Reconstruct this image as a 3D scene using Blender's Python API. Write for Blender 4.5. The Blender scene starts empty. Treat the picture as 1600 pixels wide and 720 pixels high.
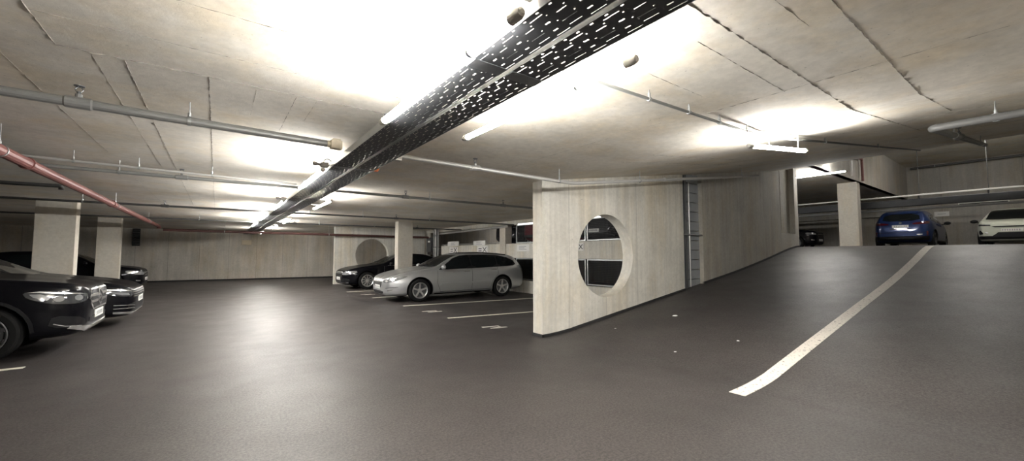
import bpy, bmesh, math, random
import numpy as np
from mathutils import Vector, Matrix
from mathutils.bvhtree import BVHTree
random.seed(7)
PI = math.pi
SC = bpy.context.scene
COL = SC.collection

# ------------------------------------------------------------------ camera, world, exposure
EYE = 1.40
YAW = math.radians(36.3)          # camera heading, clockwise from +Y
PITCH = math.radians(3.35)        # tilted slightly up
cam_d = bpy.data.cameras.new('camera')
cam_d.sensor_fit = 'HORIZONTAL'; cam_d.sensor_width = 36.0
cam_d.lens = 36.0 * 626.0 / 1600.0
cam_d.clip_start = 0.05; cam_d.clip_end = 200
cam = bpy.data.objects.new('camera', cam_d); COL.objects.link(cam)
cam.location = (0, 0, EYE)
cam.rotation_euler = (PI/2 + PITCH, 0, -YAW)
SC.camera = cam
W = bpy.data.worlds.new('world'); SC.world = W; W.use_nodes = True
W.node_tree.nodes['Background'].inputs[0].default_value = (0.02, 0.02, 0.02, 1)
W.node_tree.nodes['Background'].inputs[1].default_value = 0.0
vs = SC.view_settings
vs.view_transform = 'Standard'; vs.look = 'None'; vs.gamma = 1.0; vs.use_curve_mapping = False
vs.exposure = 3.2
TUBE = 34.0                       # emission of the lit fluorescent tubes
SC.cycles.max_bounces = 10; SC.cycles.diffuse_bounces = 6; SC.cycles.transparent_max_bounces = 16
SC.cycles.use_denoising = True
SC.cycles.sample_clamp_indirect = 6.0

# ------------------------------------------------------------------ materials
def new_mat(name):
    m = bpy.data.materials.new(name); m.use_nodes = True
    return m, m.node_tree.nodes, m.node_tree.links, m.node_tree.nodes['Principled BSDF']
def c4(c): return (c[0], c[1], c[2], 1)
def plain(name, col, rough=0.5, metal=0.0, spec=0.5, coat=0.0, var=0.0, scale=20):
    m, N, L, P = new_mat(name)
    P.inputs['Base Color'].default_value = c4(col); P.inputs['Roughness'].default_value = rough
    P.inputs['Metallic'].default_value = metal; P.inputs['Specular IOR Level'].default_value = spec
    P.inputs['Coat Weight'].default_value = coat; P.inputs['Coat Roughness'].default_value = 0.03
    if var > 0:
        tc = N.new('ShaderNodeTexCoord'); nz = N.new('ShaderNodeTexNoise')
        nz.inputs['Scale'].default_value = scale; nz.inputs['Detail'].default_value = 5
        L.new(tc.outputs['Object'], nz.inputs['Vector'])
        r = N.new('ShaderNodeMapRange'); r.inputs[3].default_value = 1 - var; r.inputs[4].default_value = 1 + var
        L.new(nz.outputs['Fac'], r.inputs[0])
        mx = N.new('ShaderNodeVectorMath'); mx.operation = 'SCALE'; mx.inputs[0].default_value = col
        L.new(r.outputs[0], mx.inputs['Scale']); L.new(mx.outputs[0], P.inputs['Base Color'])
    return m
def emit(name, col, strength):
    m, N, L, P = new_mat(name)
    P.inputs['Base Color'].default_value = c4(col)
    P.inputs['Emission Color'].default_value = c4(col); P.inputs['Emission Strength'].default_value = strength
    return m
def noise(N, L, vec, scale, detail=6, rough=0.6, sc=(1, 1, 1)):
    mp = N.new('ShaderNodeMapping'); mp.inputs['Scale'].default_value = sc
    L.new(vec, mp.inputs['Vector'])
    n = N.new('ShaderNodeTexNoise'); n.inputs['Scale'].default_value = scale
    n.inputs['Detail'].default_value = detail; n.inputs['Roughness'].default_value = rough
    L.new(mp.outputs[0], n.inputs['Vector'])
    return n.outputs['Fac']
def rng(N, L, v, a, b, c, d):
    r = N.new('ShaderNodeMapRange'); r.inputs[1].default_value = a; r.inputs[2].default_value = b
    r.inputs[3].default_value = c; r.inputs[4].default_value = d
    L.new(v, r.inputs[0]); return r.outputs[0]
def mth(N, L, op, a, b=None):
    n = N.new('ShaderNodeMath'); n.operation = op
    for i, v in enumerate((a, b)):
        if v is None: continue
        if isinstance(v, (int, float)): n.inputs[i].default_value = v
        else: L.new(v, n.inputs[i])
    return n.outputs[0]
def concrete(name, col, streak=None, var=0.16, stain=0.3, bump=0.15, rough=0.85, panel=None, amt=0.13):
    """cast concrete: mottling, dark pores, optional board streaks along an axis and panel joints"""
    m, N, L, P = new_mat(name)
    tc = N.new('ShaderNodeTexCoord'); v = tc.outputs['Object']
    a = rng(N, L, noise(N, L, v, 1.1, 8, 0.65), 0.3, 0.7, 1 - var, 1 + var)
    b = rng(N, L, noise(N, L, v, 14, 8, 0.7), 0.3, 0.7, 0.90, 1.10)
    f = mth(N, L, 'MULTIPLY', a, b)
    if streak:
        s = rng(N, L, noise(N, L, v, 1.0, 6, 0.7, streak), 0.35, 0.65, 1 - amt, 1 + amt*0.8)
        f = mth(N, L, 'MULTIPLY', f, s)
    pores = rng(N, L, noise(N, L, v, 38, 3, 0.5), 0.69, 0.74, 1.0, 0.62)
    f = mth(N, L, 'MULTIPLY', f, pores)
    st = rng(N, L, noise(N, L, v, 0.55, 5, 0.6), 0.56, 0.72, 1.0, 1 - stain)
    f = mth(N, L, 'MULTIPLY', f, st)
    if panel:
        axis, period, off, dark = panel
        sx = N.new('ShaderNodeSeparateXYZ'); L.new(v, sx.inputs[0])
        q = mth(N, L, 'FRACT', mth(N, L, 'ADD', mth(N, L, 'DIVIDE', sx.outputs[axis], period), off))
        d = mth(N, L, 'ABSOLUTE', mth(N, L, 'SUBTRACT', q, 0.5))
        j = rng(N, L, d, 0.0, 0.012/period, dark, 1.0)
        f = mth(N, L, 'MULTIPLY', f, j)
    sc = N.new('ShaderNodeVectorMath'); sc.operation = 'SCALE'
    L.new(f, sc.inputs['Scale']); L.new(sc.outputs[0], P.inputs['Base Color'])
    tint = N.new('ShaderNodeMix'); tint.data_type = 'RGBA'          # brownish weathering
    tint.inputs[6].default_value = c4(col); tint.inputs[7].default_value = (col[0]*0.97, col[1]*0.91, col[2]*0.81, 1)
    L.new(rng(N, L, noise(N, L, v, 0.9, 6, 0.65, (1.6, 1.6, 0.5)), 0.46, 0.66, 0, 1), tint.inputs[0]); L.new(tint.outputs[2], sc.inputs[0])
    P.inputs['Roughness'].default_value = rough; P.inputs['Specular IOR Level'].default_value = 0.25
    bp = N.new('ShaderNodeBump'); bp.inputs['Strength'].default_value = bump; bp.inputs['Distance'].default_value = 0.02
    L.new(noise(N, L, v, 25, 8, 0.7), bp.inputs['Height']); L.new(bp.outputs[0], P.inputs['Normal'])
    return m
def asphalt(name, col):
    m, N, L, P = new_mat(name)
    tc = N.new('ShaderNodeTexCoord'); v = tc.outputs['Object']
    a = rng(N, L, noise(N, L, v, 0.6, 6, 0.6), 0.3, 0.7, 0.82, 1.18)
    b = rng(N, L, noise(N, L, v, 48, 3, 0.8), 0.38, 0.62, 0.45, 1.55)
    d = rng(N, L, noise(N, L, v, 120, 2, 0.8), 0.60, 0.70, 1.0, 2.2)
    f = mth(N, L, 'MULTIPLY', mth(N, L, 'MULTIPLY', a, b), d)
    sc = N.new('ShaderNodeVectorMath'); sc.operation = 'SCALE'; sc.inputs[0].default_value = col
    L.new(f, sc.inputs['Scale']); L.new(sc.outputs[0], P.inputs['Base Color'])
    L.new(rng(N, L, noise(N, L, v, 1.6, 6, 0.7), 0.3, 0.7, 0.44, 0.54), P.inputs['Roughness'])
    P.inputs['Specular IOR Level'].default_value = 0.36
    bp = N.new('ShaderNodeBump'); bp.inputs['Strength'].default_value = 0.2; bp.inputs['Distance'].default_value = 0.006
    L.new(noise(N, L, v, 90, 6, 0.8), bp.inputs['Height']); L.new(bp.outputs[0], P.inputs['Normal'])
    return m
def worn_paint(name, col, under, scale=30, thr=0.66):
    m, N, L, P = new_mat(name)
    tc = N.new('ShaderNodeTexCoord'); v = tc.outputs['Object']
    k = rng(N, L, noise(N, L, v, scale, 6, 0.75), thr - 0.08, thr, 0, 1)
    mx = N.new('ShaderNodeMix'); mx.data_type = 'RGBA'
    mx.inputs[6].default_value = c4(col); mx.inputs[7].default_value = c4(under)
    L.new(k, mx.inputs[0]); L.new(mx.outputs[2], P.inputs['Base Color'])
    P.inputs['Roughness'].default_value = 0.6
    return m
def perforated(name, col, rows, metal=0.9, rough=0.45):
    """sheet steel with rows of punched slots running along local y: (x, width, pitch, length, phase)"""
    m, N, L, P = new_mat(name)
    P.inputs['Base Color'].default_value = c4(col); P.inputs['Metallic'].default_value = metal; P.inputs['Roughness'].default_value = rough
    tc = N.new('ShaderNodeTexCoord'); s = N.new('ShaderNodeSeparateXYZ'); L.new(tc.outputs['Object'], s.inputs[0])
    tot = None
    for (x, w, p, l, ph) in rows:
        dx = mth(N, L, 'LESS_THAN', mth(N, L, 'ABSOLUTE', mth(N, L, 'SUBTRACT', s.outputs[0], x)), w/2)
        fr = mth(N, L, 'FRACT', mth(N, L, 'ADD', mth(N, L, 'DIVIDE', s.outputs[1], p), ph + 50))
        dy = mth(N, L, 'LESS_THAN', fr, l/p)
        k = mth(N, L, 'MULTIPLY', dx, dy)
        tot = k if tot is None else mth(N, L, 'MAXIMUM', tot, k)
    tr = N.new('ShaderNodeBsdfTransparent'); mx = N.new('ShaderNodeMixShader')
    L.new(tot, mx.inputs[0]); L.new(P.outputs[0], mx.inputs[1]); L.new(tr.outputs[0], mx.inputs[2])
    L.new(mx.outputs[0], N['Material Output'].inputs['Surface'])
    return m
def wire_mesh(name, col, pitch=0.05, wire=0.0042):
    m, N, L, P = new_mat(name)
    P.inputs['Base Color'].default_value = c4(col); P.inputs['Metallic'].default_value = 0.7; P.inputs['Roughness'].default_value = 0.5
    tc = N.new('ShaderNodeTexCoord'); s = N.new('ShaderNodeSeparateXYZ'); L.new(tc.outputs['Object'], s.inputs[0])
    a = mth(N, L, 'LESS_THAN', mth(N, L, 'FRACT', mth(N, L, 'DIVIDE', s.outputs[1], pitch)), wire/pitch)
    b = mth(N, L, 'LESS_THAN', mth(N, L, 'FRACT', mth(N, L, 'DIVIDE', s.outputs[2], pitch)), wire/pitch)
    k = mth(N, L, 'MAXIMUM', a, b)
    tr = N.new('ShaderNodeBsdfTransparent'); mx = N.new('ShaderNodeMixShader')
    L.new(k, mx.inputs[0]); L.new(tr.outputs[0], mx.inputs[1]); L.new(P.outputs[0], mx.inputs[2])
    L.new(mx.outputs[0], N['Material Output'].inputs['Surface'])
    return m

M = {}
M['ceil'] = concrete('concrete ceiling', (0.66, 0.62, 0.55), streak=(0.7, 1.8, 1), var=0.15, stain=0.15, amt=0.06)
M['wall'] = concrete('board marked concrete wall', (0.62, 0.60, 0.54), streak=(7, 7, 0.25), var=0.10, stain=0.22, panel=(0, 0.98, 0.3, 0.72))
M['wall_dull'] = concrete('grey concrete wall', (0.40, 0.385, 0.35), streak=(5, 5, 0.3), var=0.12, stain=0.25)
M['wall_back'] = concrete('panel cast concrete wall', (0.50, 0.47, 0.42), streak=(4, 4, 0.3), var=0.12, stain=0.2, panel=(0, 1.25, 0.1, 0.45))
M['wall_up'] = concrete('panel cast concrete wall upper', (0.42, 0.40, 0.365), streak=(4, 4, 0.3), var=0.10, stain=0.2, panel=(1, 2.6, 0.2, 0.5))
M['pillar'] = concrete('pillar concrete', (0.52, 0.49, 0.43), var=0.06, stain=0.1)
M['seam'] = concrete('formwork seam concrete', (0.27, 0.25, 0.22), var=0.5, stain=0.6)
M['block'] = plain('grey masonry block', (0.30, 0.315, 0.325), 0.8, var=0.25, scale=3)
M['asphalt'] = asphalt('dark mastic asphalt', (0.0445, 0.0392, 0.0372))
M['bitumen'] = plain('black bitumen skirting', (0.018, 0.018, 0.018), 0.7, var=0.3, scale=8)
M['line'] = worn_paint('worn white line paint', (0.62, 0.58, 0.52), (0.09, 0.08, 0.075), 30, 0.64)
M['line_thin'] = worn_paint('thin white line paint', (0.62, 0.60, 0.50), (0.2, 0.19, 0.17), 14, 0.7)
M['galv'] = plain('galvanised steel', (0.42, 0.43, 0.43), 0.42, 0.85, var=0.15, scale=9)
M['galv_dark'] = plain('weathered steel', (0.16, 0.165, 0.17), 0.45, 0.8, var=0.2, scale=9)
M['duct'] = plain('dark duct metal', (0.05, 0.052, 0.055), 0.6, 0.2, var=0.2, scale=5)
M['pipe'] = plain('grey painted pipe', (0.27, 0.27, 0.26), 0.4, 0.3, var=0.15, scale=6)
M['pipe_mid'] = plain('mid grey pipe', (0.13, 0.13, 0.125), 0.5, 0.1, var=0.15, scale=6)
M['pipe_light'] = plain('pale zinc pipe', (0.52, 0.51, 0.49), 0.35, 0.5, var=0.1, scale=6)
M['pipe_dark'] = plain('dark steel pipe', (0.10, 0.10, 0.098), 0.45, 0.4, var=0.2, scale=6)
M['red_dark'] = plain('dark red pipe paint', (0.085, 0.035, 0.03), 0.5, var=0.2, scale=6)
M['red'] = plain('red oxide pipe paint', (0.19, 0.07, 0.06), 0.5, var=0.2, scale=6)
M['tube'] = emit('lit fluorescent tube', (1.0, 0.98, 0.945), TUBE)
M['cap'] = plain('grey plastic', (0.40, 0.38, 0.34), 0.5, var=0.1)
M['beige'] = plain('beige plastic', (0.58, 0.51, 0.38), 0.5, var=0.1)
M['orange'] = plain('orange plastic', (0.75, 0.22, 0.07), 0.5)
M['white'] = plain('white paint', (0.78, 0.77, 0.74), 0.5)
M['strip'] = plain('white painted strip', (0.85, 0.84, 0.80), 0.4)
M['black'] = plain('black plastic', (0.012, 0.012, 0.013), 0.5)
M['ink'] = plain('dark printing', (0.05, 0.05, 0.055), 0.6)
M['grey'] = plain('grey printing', (0.35, 0.35, 0.36), 0.6)
M['dim_lamp'] = emit('weak strip lamp', (1.0, 0.98, 0.94), 0.2)
M['litter'] = plain('white litter', (0.8, 0.8, 0.78), 0.7)
TR = []
for x, w, q, l, ph in ((0.013, 0.007, 0.08, 0.016, 0.0), (0.034, 0.0038, 0.20, 0.080, 0.0), (0.053, 0.0045, 0.10, 0.008, 0.10), (0.072, 0.0038, 0.20, 0.056, 0.50),
                       (0.094, 0.008, 0.20, 0.028, 0.90), (0.114, 0.0045, 0.10, 0.008, 0.10), (0.133, 0.0038, 0.20, 0.086, 0.50), (0.155, 0.008, 0.20, 0.028, 0.82),
                       (0.174, 0.0038, 0.20, 0.072, 0.44), (0.193, 0.0038, 0.20, 0.080, 0.0)):
    TR.append((x, w, q, l, ph))
M['tray'] = perforated('perforated tray steel', (0.055, 0.058, 0.062), TR, 0.2, 0.6)
M['mesh'] = wire_mesh('wire mesh', (0.10, 0.10, 0.10))

# ------------------------------------------------------------------ mesh helpers
def bx(bm, x0, x1, y0, y1, z0, z1, mi=0, bevel=0.0):
    vs_ = [bm.verts.new(p) for p in ((x0,y0,z0),(x1,y0,z0),(x1,y1,z0),(x0,y1,z0),(x0,y0,z1),(x1,y0,z1),(x1,y1,z1),(x0,y1,z1))]
    fs = [bm.faces.new([vs_[i] for i in q]) for q in ((0,3,2,1),(4,5,6,7),(0,1,5,4),(1,2,6,5),(2,3,7,6),(3,0,4,7))]
    for f in fs: f.material_index = mi
    if bevel > 0:
        es = list({e for f in fs for e in f.edges})
        bmesh.ops.bevel(bm, geom=es, offset=bevel, segments=2, profile=0.5, affect='EDGES')
    return fs
def tube(bm, pts, r, n=10, cap=True, mi=0):
    """round bar through a list of points"""
    pts = [Vector(p) for p in pts]; rings = []
    rr = r if isinstance(r, (list, tuple)) else [r]*len(pts)
    up = None
    for i, p in enumerate(pts):
        d = (pts[min(i+1, len(pts)-1)] - pts[max(i-1, 0)]).normalized()
        if up is None:
            up = Vector((0,0,1)) if abs(d.z) < 0.9 else Vector((1,0,0))
        a = d.cross(up).normalized(); b = a.cross(d).normalized(); up = b
        rings.append([bm.verts.new(p + rr[i]*(math.cos(2*PI*k/n)*a + math.sin(2*PI*k/n)*b)) for k in range(n)])
    for i in range(len(pts)-1):
        for k in range(n):
            f = bm.faces.new((rings[i][k], rings[i][(k+1)%n], rings[i+1][(k+1)%n], rings[i+1][k])); f.material_index = mi; f.smooth = True
    if cap:
        f = bm.faces.new(list(reversed(rings[0]))); f.material_index = mi
        f = bm.faces.new(rings[-1]); f.material_index = mi
def lathe(bm, prof, n=32, axis='Y', origin=(0,0,0), mi=0, smooth=True):
    """prof: (radius, offset along axis) list, closed loop if first == last"""
    rings = []; o = Vector(origin)
    for r, a in prof:
        ring = []
        for k in range(n):
            t = 2*PI*k/n; c, s = r*math.cos(t), r*math.sin(t)
            p = {'Y': (c, a, s), 'X': (a, c, s), 'Z': (c, s, a)}[axis]
            ring.append(bm.verts.new(o + Vector(p)))
        rings.append(ring)
    for i in range(len(rings)-1):
        for k in range(n):
            f = bm.faces.new((rings[i][k], rings[i][(k+1)%n], rings[i+1][(k+1)%n], rings[i+1][k])); f.material_index = mi; f.smooth = smooth
    return rings
def prism(bm, poly, y0, y1, axis='Y', mi=0):
    """extrude a 2D polygon; axis Y: poly is (x,z); axis X: (y,z); axis Z: (x,y)"""
    def P(p, a): return {'Y': (p[0], a, p[1]), 'X': (a, p[0], p[1]), 'Z': (p[0], p[1], a)}[axis]
    A = [bm.verts.new(P(p, y0)) for p in poly]; B = [bm.verts.new(P(p, y1)) for p in poly]; n = len(poly)
    fs = [bm.faces.new(A), bm.faces.new(list(reversed(B)))]
    for i in range(n): fs.append(bm.faces.new((A[i], B[i], B[(i+1)%n], A[(i+1)%n])))
    for f in fs: f.material_index = mi
    return fs
def obj(name, bm, mats, parent=None, loc=None, fixn=True, smooth=None):
    if fixn: bmesh.ops.recalc_face_normals(bm, faces=bm.faces[:])
    if smooth is not None:
        for f in bm.faces: f.smooth = smooth
    me = bpy.data.meshes.new(name); bm.to_mesh(me); bm.free()
    for m in (mats if isinstance(mats, (list, tuple)) else [mats]): me.materials.append(m)
    if any(f.use_smooth for f in me.polygons): me.set_sharp_from_angle(angle=math.radians(25))
    o = bpy.data.objects.new(name, me); COL.objects.link(o)
    if loc is not None: o.location = loc
    if parent: o.parent = parent
    return o
def shift(o, p):
    """put the object's origin at p without moving the geometry"""
    o.data.transform(Matrix.Translation(-Vector(p))); o.location = p; return o
def tag(o, label, cat, group=None):
    o['label'] = label; o['category'] = cat
    if group: o['group'] = group
    return o
def thing(name, label, cat, loc=(0,0,0), rz=0.0, group=None):
    o = bpy.data.objects.new(name, None); COL.objects.link(o); o.empty_display_size = 0.2
    o.location = loc; o.rotation_euler = (0, 0, rz)
    return tag(o, label, cat, group)
def struct(name, bm, mats, **k):
    o = obj(name, bm, mats, **k); o['kind'] = 'structure'; return o
def nb(): return bmesh.new()
# ------------------------------------------------------------------ the setting
ZC = 2.66                      # ceiling of the lower parking level
FOLD = 4.42                    # where floor and ceiling start to climb
RS = 0.141                     # slope of the ramp ceiling
def zramp_c(x): return ZC + RS*max(0.0, x - FOLD)
RP = [(4.0,0.0),(4.45,0.0),(4.9,0.02),(5.41,0.085),(6.31,0.21),(7.12,0.32),(8.77,0.545),(9.69,0.665),(11.36,0.90),(13.42,1.24),(14.38,1.42),(15.1,1.545),(15.7,1.62),(16.3,1.65),(17.0,1.65)]
def pchip(xs, ys):
    xs = np.array(xs, float); ys = np.array(ys, float); h = np.diff(xs); d = np.diff(ys)/h
    m = np.zeros(len(xs)); m[0] = d[0]; m[-1] = d[-1]
    for i in range(1, len(xs)-1):
        if d[i-1]*d[i] <= 0: m[i] = 0
        else:
            w1 = 2*h[i] + h[i-1]; w2 = h[i] + 2*h[i-1]; m[i] = (w1+w2)/(w1/d[i-1] + w2/d[i])
    def f(x):
        x = min(max(x, xs[0]), xs[-1]); i = int(min(max(np.searchsorted(xs, x) - 1, 0), len(xs)-2))
        t = (x - xs[i])/h[i]
        return float((2*t**3-3*t**2+1)*ys[i] + (t**3-2*t**2+t)*h[i]*m[i] + (-2*t**3+3*t**2)*ys[i+1] + (t**3-t**2)*h[i]*m[i+1])
    return f
zramp = pchip(*zip(*RP))
YN, YS, XW, XD, XE, UP = 5.2, -1.3, -8.2, 9.0, 29.5, 1.65   # ramp wall face, ramp south side, west wall, split line, east wall, upper floor

bm = nb(); bx(bm, XW-0.3, 4.45, -9.3, 28, -0.3, 0.0); bx(bm, 4.45, XD, 5.3, 28, -0.3, 0.0)
struct('floor', bm, M['asphalt'])
bm = nb(); prev = None
xs = [4.45 + 0.25*i for i in range(47)] + [16.3]
for x in xs:
    q = [bm.verts.new((x, y, z)) for y, z in ((YS-0.1, zramp(x)), (YN+0.12, zramp(x)), (YN+0.12, zramp(x)-0.3), (YS-0.1, zramp(x)-0.3))]
    if prev:
        for k in range(4): bm.faces.new((prev[k], prev[(k+1)%4], q[(k+1)%4], q[k])).smooth = (k == 0)
    else: bm.faces.new(q)
    prev = q
bm.faces.new(list(reversed(prev)))
struct('floor_ramp', bm, M['asphalt'])
bm = nb(); bx(bm, 16.3, XE+0.3, YS-0.1, 5.45, UP-0.3, UP); bx(bm, XD+0.02, XE+0.3, 5.47, 30, UP-0.27, UP)
struct('floor_upper', bm, M['asphalt'])
bm = nb(); bx(bm, XD, XE, 5.5, 30, -1.5, -1.3); struct('floor_lower', bm, M['asphalt'])

# ceiling of the lower level with the fins the formwork joints left behind
def seams(bm, segs, zf):
    for x0, y0, x1, y1, w in segs:
        n = max(2, int(math.hypot(x1-x0, y1-y0)/0.035)); dx, dy = (x1-x0)/n, (y1-y0)/n
        nx, ny = -dy/math.hypot(dx, dy), dx/math.hypot(dx, dy); ring0 = None
        for i in range(n+1):
            x, y = x0+dx*i + random.uniform(-1, 1)*0.0025, y0+dy*i + random.uniform(-1, 1)*0.0025
            ww = w*random.uniform(0.25, 1.4); hh = w*random.choice((0.05, 0.3, 0.7, 1.2))
            z = zf(x)
            r = [bm.verts.new((x+nx*ww, y+ny*ww, z+0.002)), bm.verts.new((x+random.uniform(-.3,.3)*ww, y+random.uniform(-.3,.3)*ww, z-hh)), bm.verts.new((x-nx*ww, y-ny*ww, z+0.002))]
            if ring0:
                for k in range(2): bm.faces.new((ring0[k], ring0[k+1], r[k+1], r[k])).material_index = 1
            ring0 = r
bm = nb()
bx(bm, XW-0.3, FOLD, -9.3, 28, ZC, ZC+0.3); bx(bm, FOLD, XD+0.0, 5.3, 28, ZC, ZC+0.3)
S = 0.0045
seams(bm, [(-0.83,2.2,-0.83,3.52,S),(-0.83,3.52,1.3,3.53,S*1.5),(-0.83,3.08,1.2,3.10,S*.8),(-0.6,2.53,0.9,2.54,S*.7),(-0.685,3.55,-0.69,7.9,S*.8),
           (-0.53,3.55,-0.54,13.2,S),(-0.09,3.52,-0.10,14.7,S),(0.47,3.58,0.47,4.7,S*.6),(-1.14,3.4,-1.13,6.9,S*.7),(-1.14,9,-1.14,14,S*.7),
           (1.55,1.05,FOLD,1.01,S*1.6),(2.2,0.61,FOLD,0.59,S*1.2),(3.49,0.1,3.5,1.9,S*.8),(2.26,1.21,3.52,1.20,S*.7),(2.3,1.64,3.1,1.63,S*.5),
           (2.0,0.78,2.6,0.76,S*.7),(0.2,3.56,0.2,4.3,S*.4),(0.62,3.56,0.62,4.2,S*.4),(1.9,5.2,4.2,5.2,S*.5),(3.4,2.2,3.4,5.0,S*.4)], lambda x: ZC)
struct('ceiling', bm, [M['ceil'], M['seam']])
bm = nb()
X2 = 14.5
prism(bm, [(FOLD, ZC), (X2, zramp_c(X2)), (X2, zramp_c(X2)+0.3), (FOLD, ZC+0.3)], YS-0.3, YN+0.3)
seams(bm, [(FOLD,1.01,8.2,1.10,S*.9),(FOLD,0.59,6.2,0.6,S*.7),(FOLD,3.5,9.2,4.0,S*.8),(FOLD,3.0,8.6,3.5,S*.8),(6.4,-0.5,6.4,2.0,S*.5),(9.5,-0.5,9.5,2.4,S*.5)], zramp_c)
struct('ceiling_ramp', bm, [M['ceil'], M['seam']])
ZU = 4.30
bm = nb(); bx(bm, XD, X2, 5.5, 30, ZU, ZU+0.3); bx(bm, X2, XE+0.3, 4.62, 30, ZU, ZU+0.3)
struct('ceiling_upper', bm, M['ceil'])
bm = nb(); bx(bm, X2-0.3, XE+0.3, YS-0.3, 4.8, 6.0, 6.3); struct('ceiling_void', bm, M['ceil'])
bm = nb(); bx(bm, X2, XE, 4.6, 4.8, ZU, 6.0); bx(bm, X2-0.3, X2, YS-0.3, 4.8, zramp_c(X2)+0.02, 6.0)
struct('wall_void', bm, M['wall_up'])

# walls
bm = nb(); bx(bm, XW-0.3, XW, -9.3, 28, 0, ZC); struct('wall_west', bm, M['wall_dull'])
bm = nb(); bx(bm, XW, 4.45, -9.3, -9.0, 0, ZC); struct('wall_south', bm, M['wall_dull'])
bm = nb(); bx(bm, 4.45, XE, YS-0.3, YS, -0.2, 6.0); bx(bm, 4.15, 4.45, -9.0, YS, 0, ZC); struct('wall_ramp_south', bm, M['wall'])
bm = nb()
prism(bm, [(XW, 27.28), (-2.9, 26.72), (4.6, 25.93), (XD+0.3, 25.9), (XD+0.3, 26.3), (XW, 27.7)], 0.0, ZC, axis='Z')
struct('wall_north', bm, M['wall_back'])
bm = nb()
prism(bm, [(XW, 27.26), (-2.9, 26.70), (4.6, 25.91), (XD, 25.88), (XD, 25.92), (4.6, 25.95), (-2.9, 26.74), (XW, 27.3)], 0.0, 0.07, axis='Z')
struct('baseboard_north', bm, M['bitumen'])

def holed_wall(name, x0, x1, y0, y1, zb, ztop, cx, cz, r, mat):
    """upright slab whose big round opening is cut through"""
    bm = nb(); n = 64
    def ring(y): return [bm.verts.new((cx + r*math.cos(2*PI*k/n), y, cz + r*math.sin(2*PI*k/n))) for k in range(n)]
    def frame(y):
        out = []
        for k in range(n):
            c, s = math.cos(2*PI*k/n), math.sin(2*PI*k/n)
            t = 1e9
            if c > 1e-6: t = min(t, (x1-cx)/c)
            if c < -1e-6: t = min(t, (x0-cx)/c)
            if s < -1e-6: t = min(t, (zb-cz)/s)
            if s > 1e-6:
                lo, hi = 0.0, 20.0
                for _ in range(40):
                    mid = (lo+hi)/2
                    if cz + s*mid > ztop(cx + c*mid): hi = mid
                    else: lo = mid
                t = min(t, lo)
            out.append(bm.verts.new((cx + c*t, y, cz + s*t)))
        return out
    A, B = ring(y0), ring(y1); FA, FB = frame(y0), frame(y1)
    for k in range(n):
        j = (k+1) % n
        bm.faces.new((A[k], A[j], FA[j], FA[k])); bm.faces.new((B[j], B[k], FB[k], FB[j]))
        f = bm.faces.new((A[j], A[k], B[k], B[j])); f.smooth = True
        bm.faces.new((FA[k], FA[j], FB[j], FB[k]))
    for (x, z) in ((x0, ztop(x0)), (x1, ztop(x1)), (x0, zb), (x1, zb)):   # square off the four corners
        near = sorted(range(n), key=lambda k: (FA[k].co.x-x)**2 + (FA[k].co.z-z)**2)[:2]
        i, j = near
        a = bm.verts.new((x, y0, z)); b = bm.verts.new((x, y1, z))
        bm.faces.new((FA[i], FA[j], a)); bm.faces.new((FB[j], FB[i], b))
        bm.faces.new((FA[i], a, b, FB[i])); bm.faces.new((a, FA[j], FB[j], b))
    return struct(name, bm, mat)
holed_wall('wall_ramp', 4.46, 8.83, YN, YN+0.25, -0.15, lambda x: zramp_c(x)+0.02, 6.11, 1.37, 0.80, M['wall'])
holed_wall('wall_fin', 4.40, 8.85, 19.9, 20.15, 0.0, lambda x: ZC, 6.12, 1.34, 0.80, M['wall'])
# second half of the ramp wall with its tall slot and set back jamb
bm = nb()
def wallp(x0, x1, z0, y0=YN, y1=YN+0.25, top=None):
    zb0, zb1 = z0(x0), z0(x1)
    prism(bm, [(x0, zb0), (x1, zb1), (x1, top(x1) if top else zramp_c(x1)+0.02), (x0, top(x0) if top else zramp_c(x0)+0.02)], y0, y1)
wallp(9.70, 14.46, lambda x: zramp(x)-0.2)
wallp(14.46, 15.95, lambda x: zramp(x)-0.2, top=lambda x: 2.07)
wallp(14.95, 15.66, lambda x: 2.07, YN+0.16, YN+0.25, top=lambda x: ZU)
wallp(15.66, 15.95, lambda x: 2.07, top=lambda x: ZU)
struct('wall_ramp_head', bm, M['wall_dull'])
# recess between the two wall halves: block work at its back
bm = nb(); bx(bm, 8.83, 9.72, YN+0.22, YN+0.42, 0, 3.9)
bx(bm, 8.83, 8.95, YN+0.06, YN+0.22, 0.3, 3.9)
for k in range(12):
    z = 0.55 + 0.235*k
    bx(bm, 9.16, 9.70, YN+0.10, YN+0.22, z+0.012, z+0.228, 0)
struct('wall_recess', bm, M['block'])
bm = nb(); x = 4.46
pts = [(4.44, 0)] + [(4.6 + 0.25*i, 0) for i in range(17)] + [(8.83, 0)]
prev = None
for px, _ in pts:
    z = zramp(px); h = 0.045
    q = [bm.verts.new(p) for p in ((px, YN-0.012, z-0.03), (px, YN-0.012, z+h), (px, YN+0.03, z+h), (px, YN+0.03, z-0.03))]
    if prev:
        for k in range(4): bm.faces.new((prev[k], prev[(k+1)%4], q[(k+1)%4], q[k]))
    else: bm.faces.new(q)
    prev = q
bm.faces.new(list(reversed(prev))); bx(bm, 4.445, 4.47, YN-0.012, YN+0.262, 0.0, 0.045)
struct('baseboard_ramp', bm, M['bitumen'])
bm = nb(); prev = None
for i in range(26):
    px = 9.70 + 0.25*i; z = zramp(px)
    q = [bm.verts.new(p) for p in ((px, YN-0.012, z-0.03), (px, YN-0.012, z+0.055), (px, YN+0.03, z+0.055), (px, YN+0.03, z-0.03))]
    if prev:
        for k in range(4): bm.faces.new((prev[k], prev[(k+1)%4], q[(k+1)%4], q[k]))
    else: bm.faces.new(q)
    prev = q
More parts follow.
